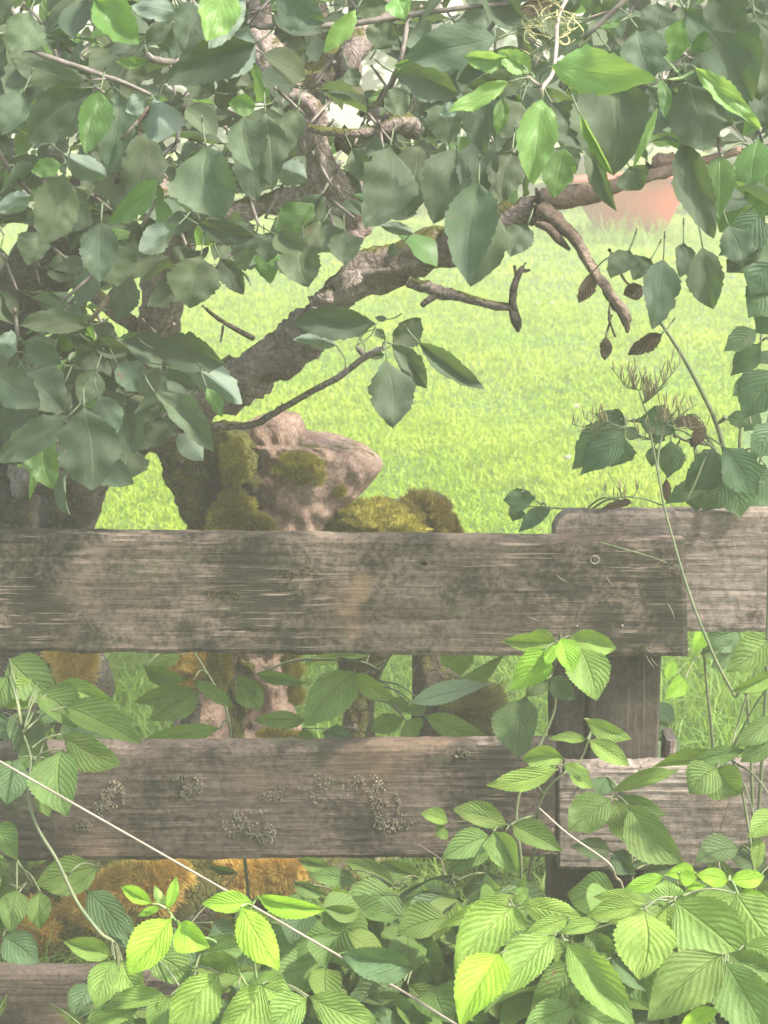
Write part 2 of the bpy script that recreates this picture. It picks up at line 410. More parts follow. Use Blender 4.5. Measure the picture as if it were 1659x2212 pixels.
def put_leaf(parent, t, bx, by, tx, ty, w, d, kind, mat, k, fl='', lean=.45, roll=None):
    rr = random.Random(int(bx * 7 + by * 13 + tx))
    b = T(t, bx, by); e = T(t, tx, ty)
    p0 = P(*b, d)
    p1a = P(*e, d)
    d1 = d + lean * (p1a.z - p0.z) + rr.uniform(-.01, .01)
    p1 = P(*e, d1)
    w3 = px2m(w / 3.0 if t != 'Z' else w, d)
    if roll is None: roll = rr.uniform(-.5, .5)
    w3 /= max(.75, math.cos(roll))
    if 'f' in fl: pass
    m = leaf_matrix(p0, p1, w3 * 1.05, roll, 'f' in fl)
    o = link_mesh('leaf', leafmesh(kind, mat, k), parent)
    o.matrix_basis = m
    return p0, p1, o

# ================================================================== GROUND
def grid_mesh(name, x0, x1, y0, y1, nx, ny, f):
    xs = np.linspace(x0, x1, nx); ys = np.linspace(y0, y1, ny); X, Y = np.meshgrid(xs, ys)
    Z = f(X, Y); V = np.stack([X.ravel(), Y.ravel(), Z.ravel()], 1)
    i = np.arange(ny - 1)[:, None] * nx + np.arange(nx - 1)[None, :]; i = i.ravel()
    return mesh_np(name, V, np.stack([i, i + 1, i + nx + 1, i + nx], 1), np.stack([X.ravel(), Y.ravel()], 1))
def gz(X, Y): return .012 * np.sin(X * 1.7 + 1) * np.sin(Y * 1.3) + .01 * np.sin(X * 4.1 + Y * 2.7)
q = N('lawn_soil'); o = q.coord('Object')
c = q.mix(q.noise(o, 3, 5), (0.045, 0.10, 0.018), (0.09, 0.17, 0.03)); c = q.mix(q.ss(q.noise(o, 40, 5), .4, .7), c, (0.03, 0.05, 0.015))
q.l(c, q.b.inputs['Base Color']); q.b.inputs['Roughness'].default_value = .95; q.l(q.bump(q.noise(o, 60, 5), 1.0, .02), q.b.inputs['Normal'])
g = link_mesh('ground', grid_mesh('ground', -28, 28, -6, 44, 120, 110, gz), None, q.m); tag(g, 'green lawn ground', None, None, 'structure')

def grass_mat(name, a, b, c2, tw=.45):
    q = N(name); o = q.coord('Object'); r = q.n('ShaderNodeNewGeometry').outputs['Random Per Island']
    big = q.noise(o, .9, 4, .6, .3); med = q.noise(o, 5, 3)
    c = q.mix(r, a, b); c = q.mix(q.math('MULTIPLY', q.ss(big, .42, .62), .6), c, c2)
    c = q.mix(q.math('MULTIPLY', q.ss(med, .5, .7), .55), c, tuple(x * .5 for x in a))
    c = q.mix(q.math('MULTIPLY', q.ss(q.noise(o, 14, 3, .6), .52, .66), .5), c, (a[0] * .55, a[1] * .75, a[2] * .7))
    c = q.mix(q.math('MULTIPLY', q.ss(q.noise(q.map(o, (1, 1, 1), (4, 4, 0)), 2.2, 4, .6), .56, .72), .45), c, (.20, .36, .06))
    q.l(c, q.b.inputs['Base Color']); q.b.inputs['Roughness'].default_value = .5; q.b.inputs['Specular IOR Level'].default_value = .3
    tr = q.n('ShaderNodeBsdfTranslucent'); q.l(q.mix(.5, c, (0.34, 0.46, 0.02)), tr.inputs[0]); mx = q.n('ShaderNodeMixShader'); mx.inputs[0].default_value = tw
    q.l(q.b.outputs[0], mx.inputs[1]); q.l(tr.outputs[0], mx.inputs[2]); q.l(mx.outputs[0], q.out.inputs[0]); return q.m
M['grass'] = grass_mat('lawn_grass', (0.145, 0.25, 0.02), (0.36, 0.49, 0.035), (0.40, 0.48, 0.05))
M['grass_shaded'] = grass_mat('rough_grass', (0.10, 0.20, 0.03), (0.22, 0.36, 0.06), (0.20, 0.28, 0.07))  # darker copy of the lawn grass: shade behind the fence put into the colour

def grass(name, zones, mat, label):
    Vs, Fs, n0 = [], [], 0
    for (x0, x1, y0, y1, n, h0, h1, w, fan) in zones:
        y = rng.uniform(y0, y1, n); x = rng.uniform(0, 1, n)
        s = y / y1 if fan else np.ones(n)
        x = (x0 + (x1 - x0) * x) * s
        h = rng.uniform(h0, h1, n) * rng.uniform(.6, 1.1, n); th = rng.uniform(0, 2 * np.pi, n); lean = rng.uniform(.2, 1.6, n) * h
        dx, dy = np.cos(th), np.sin(th); ph = rng.uniform(0, 2 * np.pi, n); ww = w * rng.uniform(.6, 1.3, n)
        sx, sy = np.cos(ph) * ww * .5, np.sin(ph) * ww * .5
        z = gz(x, y) - .003
        v = np.empty((n, 5, 3))
        v[:, 0] = np.stack([x - sx, y - sy, z], 1); v[:, 1] = np.stack([x + sx, y + sy, z], 1)
        v[:, 2] = np.stack([x + sx * .8 + dx * lean * .35, y + sy * .8 + dy * lean * .35, z + h * .6], 1)
        v[:, 3] = np.stack([x - sx * .8 + dx * lean * .35, y - sy * .8 + dy * lean * .35, z + h * .6], 1)
        v[:, 4] = np.stack([x + dx * lean, y + dy * lean, z + h * (1 - .38 * lean / h)], 1)
        b = (np.arange(n) * 5 + n0)[:, None]
        f = np.concatenate([b + np.array([[0, 1, 2]]), b + np.array([[0, 2, 3]]), b + np.array([[3, 2, 4]])], 0)
        Vs.append(v.reshape(-1, 3)); Fs.append(f); n0 += n * 5
    me = mesh_np(name, np.concatenate(Vs), np.concatenate(Fs)); me.materials.append(mat)
    o = link_mesh(name, me); return tag(o, label, 'grass', None, 'stuff')
grass('lawn_grass', [(-1.6, 1.6, 5.0, 8.0, 75000, .022, .045, .0050, True), (-3.0, 3.0, 8.0, 12.0, 75000, .025, .05, .0065, True),
                     (-5.2, 5.2, 12.0, 18.0, 60000, .03, .055, .009, True), (-7, 7, 18, 30, 24000, .05, .1, .02, True)], M['grass'],
      'bright sunlit mown lawn beyond the fence')
grass('rough_grass', [(-1.2, 1.2, 2.5, 5.0, 46000, .05, .14, .0045, False), (.5, 1.3, 2.9, 5.0, 12000, .12, .26, .004, False), (1.2, 2.6, 15.0, 15.6, 260, .15, .42, .008, False), (-.2, 3.4, 15.2, 16.4, 2500, .05, .14, .01, False)], M['grass_shaded'],
      'longer grass in a shade-darkened green growing behind the fence and round the red tub')

# ================================================================== FENCE
D0 = 2.40
fence = empty('wooden_fence', (0, D0, 0), 'weathered grey brown wooden rail fence in front of the lawn', 'fence')
def rail(tl, tr, bl, br, dpt, thick, mat, seed, round_left=False):
    """tl.. are picture corners of the front face; the board is a solid with worn edges"""
    a, b, c_, d_ = P(*tl, dpt), P(*tr, dpt), P(*bl, dpt), P(*br, dpt)
    nx = 150; nz = 26; bev = .004
    prof = []                                   # (v along height 0..1, depth inset)
    H = (a - c_).length
    for j in range(nz + 1):
        v = j / nz; prof.append((v, 0))
    V, F, U = [], [], []
    k = 0
    for i in range(nx + 1):
        u = i / nx
        top = a.lerp(b, u); bot = c_.lerp(d_, u)
        wob = .0022 * noise.noise(Vector((u * 17, seed, 0))) + .0011 * noise.noise(Vector((u * 60, seed, 3)))
        top = top + Vector((0, 0, wob)); bot = bot + Vector((0, 0, .003 * noise.noise(Vector((u * 21, seed, 9)))))
        if round_left and u < .05:
            e = (1 - u / .05) ** 2.2; top = top - Vector((0, 0, .022 * e))
        if u in (0, 1): sq = .0035
        else: sq = 0
        ring = []
        for j in range(nz + 1):
            v = j / nz; p = bot.lerp(top, v)
            edge = min(v, 1 - v) * H
            ins = max(0, bev - edge) ** 1.2 * 2.0
            dz = noise.noise(Vector((u * 7, v * 28, seed))) * .0014 + noise.noise(Vector((u * 40, v * 90, seed))) * .0008
            ring.append(p + Vector((0, ins + sq - dz, 0)))
        # top face, back, bottom
        ring.append(top + Vector((0, thick * .5, .0012))); ring.append(top + Vector((0, thick, 0)))
        ring.append(bot + Vector((0, thick, 0)))
        V += ring; m = len(ring)
        U += [(u * 3, j / m) for j in range(m)]
    for i in range(nx):
        for j in range(m):
            j2 = (j + 1) % m
            F.append((i * m + j, (i + 1) * m + j, (i + 1) * m + j2, i * m + j2))
    F.append(tuple(range(m))); F.append(tuple(nx * m + j for j in range(m))[::-1])
    return V, F, U
def add_rail(name, label, mat, *a, **k):
    V, F, U = rail(*a, **k); me = mesh_np(name, V, F, U, smooth=False); me.materials.append(M[mat])
    # recalc outward normals
    import bmesh
    bm = bmesh.new(); bm.from_mesh(me); bmesh.ops.recalc_face_normals(bm, faces=bm.faces); bm.to_mesh(me); bm.free()
    o = link_mesh(name, me, fence); tag(o, label); return o
add_rail('rail', 'upper left rail with dark stains and worn pale streaks', 'wood1', (-160, 1153), (1481, 1171), (-160, 1408), (1487, 1420), D0, .036, None, 1.0)
add_rail('rail', 'upper right rail, paler grey with ridged grain', 'wood2', (1197, 1112), (1860, 1104), (1197, 1362), (1860, 1368), D0 + .040, .036, None, 2.0, round_left=True)
add_rail('rail', 'lower left rail with tufts of pale lichen', 'wood3', (-160, 1621), (1202, 1609), (-160, 1862), (1202, 1851), D0 + .004, .036, None, 3.0)
add_rail('rail', 'lower right rail with rough torn grain', 'wood4', (1206, 1661), (1860, 1652), (1206, 1880), (1860, 1884), D0 + .002, .036, None, 4.0)
add_rail('rail', 'bottom rail mostly hidden by leaves', 'wood3', (-160, 2103), (1240, 2122), (-160, 2350), (1240, 2362), D0 + .006, .036, None, 5.0)
# the rail() signature takes (tl,tr,bl,br,dpt,thick,mat,seed)
def box_between(x0, x1, yt, dpt, thick, zb, mat, name, label=None, lean=0.0):
    a = P(x0, yt, dpt); b = P(x1, yt, dpt); zt = a.z; V, F, U = [], [], []; n = 40
    for i in range(n + 1):
        z = zt + (zb - zt) * i / n; lx = lean * (zt - z)
        w = .002 * noise.noise(Vector((z * 20, x0, 0)))
        bv = .004
        pts = [(a.x + bv, 0), ((a.x * 2 + b.x) / 3, -.001), ((a.x + 2 * b.x) / 3, -.001), (b.x - bv, 0), (b.x, bv), (b.x, thick), (a.x, thick), (a.x, bv)]
        for (px_, py_) in pts: V.append((px_ + lx + w, dpt + py_, z)); U.append((px_, z))
    m = 8
    for i in range(n):
        for j in range(m): F.append((i * m + j, i * m + (j + 1) % m, (i + 1) * m + (j + 1) % m, (i + 1) * m + j))
    F.append(tuple(range(m))[::-1]); F.append(tuple(n * m + j for j in range(m)))
    me = mesh_np(name, V, F, U, smooth=False); me.materials.append(M[mat]); o = link_mesh(name, me, fence)
    return tag(o, label)
import bmesh
box_between(1276, 1435, 1180, D0 + .080, .10, -.2, 'woodpost', 'post', 'post where the rails meet, right half', lean=.012)
box_between(1205, 1273, 1190, D0 + .084, .10, -.2, 'woodpost', 'post', 'post where the rails meet, darker left half', lean=.004)
box_between(1440, 1462, 1600, D0 + .10, .05, P(0, 1690, D0 + .1).z, 'wood2', 'block', 'small wood block beside the post')
# nails
def nail(x, y, r=.0055, ring=True):
    t = Tubes(); c = P(x, y, D0)
    pts = [c + Vector((r * math.cos(a), -.0035, r * math.sin(a))) for a in np.linspace(0, 2 * math.pi, 15)]
    if ring: t.add(pts, [.0016], n=28, sides=6)
    t.add([c + Vector((0, .004, 0)), c + Vector((0, -.003, 0))], [r * .5, r * .45], n=2, sides=8)
    t.build('nail', M['nail'], fence)
nail(1284, 1208); nail(1344, 1351, .004, False); nail(1246, 1352, .003, False); nail(1252, 1700, .004, False)
# lichen tufts on the rails
def tufts(name, parent, centers, mat, n_per, ln, wd, spread=(0, -1, -.35)):
    V, F = [], []
    for (c, rx, rz, k) in centers:
        for i in range(int(n_per * k)):
            a = rng.uniform(0, 6.28); rr = rng.uniform(0, 1) ** .6
            p = c + Vector((rx * rr * math.cos(a), 0, rz * rr * math.sin(a)))
            if noise.noise(p * 60) < -.12: continue
            d = (Vector(spread) + Vector((rng.normal(0, .55), rng.normal(0, .3), rng.normal(0, .55)))).normalized() * ln * rng.uniform(.5, 1.3)
            s = d.cross(Vector((rng.normal(), rng.normal(), rng.normal()))).normalized() * wd * .5
            b = len(V); V += [p - s, p + s, p + d * .6 + s * .8, p + d * .6 - s * .8, p + d]; F += [(b, b + 1, b + 2), (b, b + 2, b + 3), (b + 3, b + 2, b + 4)]
    me = mesh_np(name, V, np.array(F), smooth=False); me.materials.append(mat); o = link_mesh(name, me, parent); return tag(o, kind='stuff')
cs = []
for (x, y, rx, ry, k) in [(245, 1715, 28, 34, 1.0), (222, 1745, 22, 22, .5), (180, 1780, 30, 15, .4), (400, 1697, 42, 28, 1.2), (590, 1713, 40, 20, .9), (560, 1760, 20, 14, .3), (530, 1780, 55, 34, 1.0), (575, 1800, 24, 28, .7), (790, 1690, 38, 22, .5), (830, 1735, 40, 50, .8), (700, 1705, 60, 40, .4), (850, 1775, 50, 25, .5), (1000, 1625, 22, 10, .3), (860, 1255, 0, 0, 0), (560, 1245, 0, 0, 0)]:
    cs.append((P(x, y, D0 + .003), px2m(rx, D0), px2m(ry, D0), k))
tufts('lichen', fence, cs, M['lichen'], 520, .004, .0018, (0, -.7, -.5))
cs = [(P(x, y, D0 + .001), px2m(rx, D0), px2m(ry, D0), k) for (x, y, rx, ry, k) in [(650, 1260, 50, 40, .5), (640, 1235, 30, 30, .3), (485, 1285, 35, 18, .3), (915, 1216, 8, 4, .3), (900, 1405, 60, 5, .25), (640, 1408, 60, 6, .5), (1390, 1400, 20, 14, .2)]]
tufts('moss', fence, cs, moss_mat('rail_moss', (.06, .06, .02), (.16, .15, .05)), 420, .005, .0015, (0, -1, -.1))

# ================================================================== STUMPS, LOGS
def loft(rows, dpt, depth, mat, name, parent, seed=0, rough=.12, ns=72, step=6, zoff=0.0, ridge=1.0):
    """rows: (y, xl, xr) in the picture, top first; lofted into a solid with elliptical sections"""
    ys = np.array([r[0] for r in rows], float); xl = np.array([r[1] for r in rows], float); xr = np.array([r[2] for r in rows], float)
    yy = np.arange(ys[0], ys[-1] + .1, step); XL = np.interp(yy, ys, xl); XR = np.interp(yy, ys, xr)
    V, F, U = [], [], []
    for i, y in enumerate(yy):
        a = P(XL[i], y, dpt); b = P(XR[i], y, dpt); c = (a + b) / 2; rx = (b - a).length / 2
        ry = min(depth, rx * 1.1) * (.35 if i == 0 else 1)
        for s in range(ns + 1):
            th = 2 * math.pi * (s % ns) / ns
            cx, sy = math.cos(th), math.sin(th)
            ex = math.copysign(abs(cx) ** .8, cx); ey = math.copysign(abs(sy) ** .8, sy)
            p = Vector((c.x + rx * ex, c.y + depth * .2 + ry * ey, c.z))
            q = Vector((p.x * 14 + seed, p.y * 14, p.z * 6)); r2 = Vector((p.x * 55 + seed, p.y * 55, p.z * 34))
            dn = rough * (noise.noise(q) * .028 + ridge * noise.noise(r2) * .012) * 8 * min(1, rx * 14)
            V.append(p + Vector((ex * dn * .35, ey * dn, .0))); U.append((s / ns, c.z))
    m = ns + 1; n = len(yy) - 1
    for i in range(n):
        for s in range(ns): F.append((i * m + s, (i + 1) * m + s, (i + 1) * m + s + 1, i * m + s + 1))
    c0 = len(V); V.append(sum((Vector(V[s]) for s in range(ns)), Vector()) / ns + Vector((0, 0, .006))); U.append((.5, .5))
    for s in range(ns): F.append((s, s + 1, c0))
    me = mesh_np(name, V, F, U); me.materials.append(M[mat]); return link_mesh(name, me, parent)

def moss_cushion(parent, blobs, mat, n=14000, ln=.007, wd=.0019, base='bark_moss'):
    """blobs: (centre, rx, ry, rz): fuzzy cushions of short blades over a lumpy base"""
    V, F = [], []
    for (c, rx, ry, rz, k) in blobs:
        m = int(n * k); v = rng.normal(size=(m, 3)); v /= np.linalg.norm(v, axis=1)[:, None]
        v = v[v[:, 1] < .35]
        for d in v:
            d = Vector(d); q = .92 + .42 * noise.noise(d * 1.9 + c * 9) + .26 * noise.noise(d * 4.5 + c * 5) + .08 * noise.noise(d * 12)
            p = c + Vector((d.x * rx, d.y * ry, d.z * rz)) * q
            g = (Vector((d.x / rx, d.y / ry, d.z / rz)).normalized() + Vector((rng.normal(0, .4), rng.normal(0, .4), rng.normal(0, .4) + .15))).normalized() * ln * rng.uniform(.5, 1.4)
            s = g.cross(Vector((rng.normal(), rng.normal(), rng.normal()))).normalized() * wd * .5
            b = len(V); V += [p - g * .6 - s, p - g * .6 + s, p + g]; F.append((b, b + 1, b + 2))
    for (c, rx, ry, rz, k) in blobs:
        b0 = len(V); n1, n2 = 18, 26
        for i in range(n1 + 1):
            for j in range(n2):
                a, b = math.pi * i / n1, 2 * math.pi * j / n2; d = Vector((math.sin(a) * math.cos(b), math.sin(a) * math.sin(b), math.cos(a)))
                qq = .92 + .42 * noise.noise(d * 1.9 + c * 9) + .26 * noise.noise(d * 4.5 + c * 5) + .08 * noise.noise(d * 12)
                V.append(c + Vector((d.x * rx, d.y * ry, d.z * rz)) * qq * .97)
        for i in range(n1):
            for j in range(n2):
                p0, p1, p2, p3 = b0 + i * n2 + j, b0 + i * n2 + (j + 1) % n2, b0 + (i + 1) * n2 + (j + 1) % n2, b0 + (i + 1) * n2 + j
                F.append((p0, p2, p1)); F.append((p0, p3, p2))
    me = mesh_np('moss', V, np.array(F), smooth=False); me.materials.append(mat); o = link_mesh('moss', me, parent); return tag(o, kind='stuff')
def blob(x, y, d, rx, ry, k=1.0, dep=None):
    return (P(x, y, d), px2m(rx, d), dep or px2m(min(rx, ry), d) * .8, px2m(ry, d), k)

SD = 3.25
st = empty('tree_stump', P(540, 1600, SD), 'broken brown stump with a pointed wing of bare wood and moss patches', 'tree stump')
loft([(897, 585, 640), (905, 560, 648), (920, 525, 655), (935, 512, 662), (950, 508, 672), (958, 505, 745), (965, 503, 775), (985, 500, 806), (1000, 500, 822), (1012, 500, 826), (1028, 505, 812), (1045, 508, 800), (1070, 510, 775), (1090, 512, 752), (1112, 515, 735), (1135, 515, 715), (1160, 518, 700), (1250, 500, 675), (1330, 480, 650), (1410, 475, 640), (1480, 470, 628), (1540, 455, 632), (1600, 430, 650), (1750, 380, 720), (1900, 340, 760)], SD, .09, 'deadwood', 'trunk', st, 3, .07, ridge=2.4, ns=110, step=4)
loft([(922, 420, 520), (935, 360, 535), (960, 347, 545), (1000, 350, 560), (1035, 362, 560), (1070, 374, 560), (1110, 388, 560), (1160, 410, 560), (1250, 415, 555), (1410, 430, 560), (1500, 400, 560), (1600, 372, 560), (1800, 330, 560)], SD - .03, .12, 'bark_moss', 'bark', st, 8, .24, ridge=2.0, ns=90, step=4)
moss_cushion(st, [blob(648, 1006, SD - .095, 48, 24, .8), blob(672, 1028, SD - .09, 30, 16, .4), blob(505, 1000, SD - .12, 30, 48, .6), blob(500, 1115, SD - .12, 52, 50, 1.3), blob(560, 1140, SD - .14, 34, 26, .5), blob(585, 1158, SD - .14, 34, 10, .3), blob(735, 1060, SD - .06, 10, 8, .1)], M['moss'])
moss_cushion(st, [blob(380, 1440, SD - .10, 46, 44, 1.2), blob(440, 1425, SD - .12, 44, 36, .8), blob(405, 1482, SD - .12, 40, 16, .5)], M['moss_gold'])
moss_cushion(st, [blob(475, 1440, SD - .14, 24, 60, .8), blob(632, 1440, SD - .09, 20, 36, .6), blob(640, 1500, SD - .08, 16, 20, .3), blob(600, 1590, SD - .14, 45, 16, .6)], M['moss'])
loft([(1490, 425, 475), (1505, 400, 480), (1540, 380, 490), (1570, 372, 490), (1620, 366, 500), (1700, 350, 520)], SD - .12, .05, 'deadwood', 'root', st, 21, .1)
loft([(1505, 405, 432), (1520, 394, 436), (1575, 388, 430), (1585, 390, 428)], SD - .165, .012, 'bark_dark', 'hollow_shade', st, 4, .02)  # thin dark plate painting the shade inside the root's opening

st2 = empty('mossy_stump', P(880, 1600, SD + .1), 'pair of low round stumps capped with olive moss, right of the broken stump', 'tree stump')
loft([(1096, 770, 880), (1110, 735, 915), (1130, 712, 925), (1165, 700, 930), (1300, 720, 880), (1410, 730, 850), (1480, 735, 808), (1560, 742, 806), (1640, 735, 815), (1800, 720, 830)], SD + .05, .12, 'bark_moss', 'trunk', st2, 31, .12)
loft([(1070, 885, 945), (1085, 868, 968), (1110, 862, 978), (1165, 872, 992), (1250, 882, 990), (1410, 888, 985), (1500, 892, 1000), (1600, 890, 1090), (1800, 880, 1120)], SD + .02, .10, 'bark_dark', 'trunk', st2, 41, .10)
moss_cushion(st2, [blob(820, 1136, SD - .03, 108, 46, 2.6, .09), blob(760, 1150, SD - .03, 55, 34, .9), blob(900, 1150, SD - .04, 50, 34, .8)], M['moss'])
moss_cushion(st2, [blob(920, 1118, SD + .02, 60, 52, 1.8, .09), blob(958, 1148, SD, 38, 36, .8)], moss_mat('brown_moss', (0.14, 0.115, 0.03), (0.34, 0.27, 0.06)), ln=.010)
moss_cushion(st2, [blob(1035, 1545, SD - .05, 62, 66, 1.6), blob(980, 1500, SD - .03, 16, 30, .3)], moss_mat('dark_moss', (0.06, 0.075, 0.02), (0.16, 0.17, 0.04)), ln=.02)

log = empty('mossy_log', P(330, 1980, 2.95), 'log covered in golden brown moss lying behind the lower rails', 'log')
t = Tubes(); t.add([P(-200, 2110, 3.0), P(60, 2040, 2.95), P(330, 1960, 2.93), P(560, 1905, 2.98), P(800, 1880, 3.1)], [.12, .115, .10, .08, .07], n=70, sides=40, rough=.22, seed=5)
t.build('trunk', M['bark_moss'], log)
moss_cushion(log, [blob(-60, 2080, 2.92, 100, 80, 1.6), blob(90, 2035, 2.86, 90, 85, 2.2), blob(210, 1975, 2.86, 80, 75, 2.0), blob(300, 1925, 2.86, 75, 60, 1.3), blob(345, 1890, 2.87, 60, 34, 1.0), blob(545, 1895, 2.9, 80, 40, 1.3), blob(610, 1885, 2.9, 40, 38, .7), blob(60, 2090, 2.84, 140, 20, 1.2), blob(250, 2085, 2.86, 120, 22, 1.0)], M['moss_gold'], ln=.016, wd=.0035)
moss_cushion(log, [blob(430, 1895, 2.92, 60, 50, 1.0), blob(300, 1905, 2.86, 50, 36, .5), blob(440, 1960, 2.9, 80, 40, 1.0)], M['moss'], ln=.02, wd=.003)
br = empty('mossy_branch_stub', P(160, 1445, 3.3), 'thin stub wrapped in golden moss hanging behind the upper rail at left', 'branch')
t = Tubes(); t.add([P(120, 1330, 3.35), P(150, 1430, 3.3), P(160, 1470, 3.3)], [.03, .022, .008], n=12, sides=12, rough=.2); t.build('wood', M['bark_moss'], br)
moss_cushion(br, [blob(150, 1405, 3.28, 38, 40, .8), blob(160, 1450, 3.28, 30, 34, .6), blob(184, 1425, 3.28, 14, 22, .25)], M['moss_gold'], ln=.018, wd=.003)

# ================================================================== RED TUB
TD = 16.0
tub = empty('red_tub', P(1370, 505, TD), 'red tub with sloping rim in long grass at the far edge of the lawn', 'tub')
qr = N('red_plastic'); oo = qr.coord('Object')
qr.l(qr.mix(qr.ss(qr.noise(oo, 3, 5), .3, .7), (0.27, 0.016, 0.006), (0.36, 0.035, 0.014)), qr.b.inputs['Base Color']); qr.b.inputs['Roughness'].default_value = .55
V, F, U = [], [], []; ns = 48
prof = [(508, 1296, 1432), (470, 1270, 1450), (430, 1248, 1470), (392, 1232, 1482), (386, 1226, 1488), (380, 1226, 1488), (380, 1240, 1476), (400, 1250, 1466), (480, 1300, 1430)]
for i, (y, a, b) in enumerate(prof):
    A, B = P(a, y, TD), P(b, y, TD); c = (A + B) / 2; rx = (B - A).length / 2
    for s in range(ns):
        th = 2 * math.pi * s / ns; cx = math.copysign(abs(math.cos(th)) ** .75, math.cos(th)); sy = math.copysign(abs(math.sin(th)) ** .75, math.sin(th))
        V.append((c.x + rx * cx, c.y + .3 * sy * (rx / .5), c.z + (0.03 * cx if i > 2 else 0))); U.append((s / ns, i / 8))
for i in range(len(prof) - 1):
    for s in range(ns): F.append((i * ns + s, i * ns + (s + 1) % ns, (i + 1) * ns + (s + 1) % ns, (i + 1) * ns + s))
F.append(tuple(range(ns))[::-1]); F.append(tuple((len(prof) - 1) * ns + s for s in range(ns)))
me = mesh_np('tub_body', V, F, U); me.materials.append(qr.m); link_mesh('tub_body', me, tub)
t = Tubes(); c = P(1480, 400, TD)
rimc = [Vector((P(1357, 383, TD).x + .53 * math.copysign(abs(math.cos(a)) ** .75, math.cos(a)), TD + .31 * math.copysign(abs(math.sin(a)) ** .75, math.sin(a)), P(1357, 383, TD).z + .03 * math.cos(a))) for a in np.linspace(0, 2 * math.pi, 41)]
t.add(rimc, [.018], n=120, sides=8); t.build('rim', qr.m, tub)

# ================================================================== APPLE TREE
AT = empty('apple_tree', P(20, 1300, 3.7), 'old apple tree with crooked limbs and drooping leafy boughs over the fence', 'tree')
branchpts = []
def branch(pts, rpx, mat='bark', name='branch', rough=.22, sides=14, seed=1, parent=None, step=.012):
    """pts: (x, y, depth) picture positions; rpx radii in picture px"""
    p3 = [P(*p) for p in pts]; rad = [max(.0012, r / FPX * p[2]) for r, p in zip(rpx, pts)]
    t = Tubes(); cl = t.add(p3, rad, rough=rough, sides=sides, seed=seed, step=step)
    t.build(name, M[mat], parent or AT); branchpts.extend(cl); return cl
Z = lambda t, x, y, d: (*T(t, x, y), d)
# trunk and main limbs
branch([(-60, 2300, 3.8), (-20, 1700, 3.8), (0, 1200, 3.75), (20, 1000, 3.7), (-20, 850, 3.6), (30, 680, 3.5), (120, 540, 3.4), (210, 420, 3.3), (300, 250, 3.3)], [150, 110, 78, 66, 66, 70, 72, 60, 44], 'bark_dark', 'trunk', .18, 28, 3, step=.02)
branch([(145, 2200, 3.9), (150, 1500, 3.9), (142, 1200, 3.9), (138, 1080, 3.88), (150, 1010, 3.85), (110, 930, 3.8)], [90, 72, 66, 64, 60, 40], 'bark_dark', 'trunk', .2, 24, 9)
branch([(60, 1010, 3.6), (250, 940, 3.4), (400, 880, 3.2), Z('E', 0, 715, 3.1), Z('E', 220, 560, 3.05), Z('E', 400, 430, 3.03), Z('E', 620, 230, 3.0)], [60, 56, 50, 42, 44, 40, 30], 'bark', 'branch', .34, 32, 5)
branch([Z('E', 420, 400, 3.06), Z('E', 600, 240, 3.0), Z('E', 760, 130, 3.0), Z('E', 960, 40, 2.98), Z('E', 1200, -80, 2.95), (1010, 490, 2.92), (1110, 452, 2.9), (1180, 436, 2.88)], [36, 34, 40, 42, 38, 34, 28, 24], 'bark', 'branch', .34, 32, 6)
branch([(1165, 438, 2.88), (1215, 428, 2.86), (1290, 412, 2.84), (1340, 398, 2.82), (1400, 385, 2.8), (1460, 368, 2.8), (1600, 320, 2.8)], [24, 23, 20, 14, 12, 11, 8], 'deadwood', 'branch', .3, 16, 7)
branch([(1400, 362, 2.83), (1432, 352, 2.82), (1458, 340, 2.82)], [14, 20, 12], 'deadwood', 'branch', .35, 14, 7)
branch([(1165, 450, 2.86), (1205, 485, 2.8), (1245, 525, 2.76), (1285, 585, 2.74), (1320, 640, 2.72), (1350, 690, 2.72), (1352, 722, 2.72)], [20, 14, 11, 10, 9, 10, 3], 'drybranch', 'branch', .3, 14, 8)
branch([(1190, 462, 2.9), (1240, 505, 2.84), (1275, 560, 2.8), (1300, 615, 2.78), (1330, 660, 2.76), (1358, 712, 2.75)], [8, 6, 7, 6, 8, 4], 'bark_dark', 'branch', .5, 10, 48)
branch([(1150, 482, 2.84), (1180, 490, 2.8), (1210, 520, 2.78), (1230, 540, 2.77)], [5, 8, 9, 3], 'drybranch', 'branch', .3, 10, 18)
branch([(1318, 650, 2.72), (1316, 690, 2.71), (1330, 728, 2.71)], [3, 3, 2], 'bark_dark', 'twig', .3, 6, 18)
branch([(1322, 680, 2.71), (1310, 720, 2.71), (1308, 740, 2.71)], [3, 2, 2], 'bark_dark', 'twig', .3, 6, 19)
branch([Z('E', 980, 165, 2.95), Z('E', 1100, 190, 2.9), Z('E', 1200, 230, 2.87), Z('E', 1330, 265, 2.85), Z('E', 1480, 300, 2.82), Z('E', 1660, 325, 2.8)], [13, 12, 13, 10, 9, 8], 'bark', 'twig', .35, 12, 11)
branch([Z('E', 1190, 245, 2.87), Z('E', 1130, 275, 2.85), Z('E', 1075, 320, 2.84)], [7, 7, 6], 'bark_dark', 'twig', .3, 8, 12)
branch([Z('E', 1500, 300, 2.82), Z('E', 1480, 335, 2.82)], [5, 4], 'bark', 'twig', .3, 8, 12)
branch([Z('F', 95, 40, 2.8), Z('F', 55, 100, 2.8), Z('F', 15, 190, 2.8), Z('F', 0, 330, 2.8), Z('F', 25, 430, 2.8), Z('F', 32, 490, 2.8)], [3, 6, 7, 9, 11, 2], 'bark_dark', 'twig', .35, 10, 13)
branch([Z('F', 30, 150, 2.8), Z('F', 18, 90, 2.8), Z('F', 14, 60, 2.8)], [4, 3, 3], 'bark_dark', 'twig', .3, 7, 13)
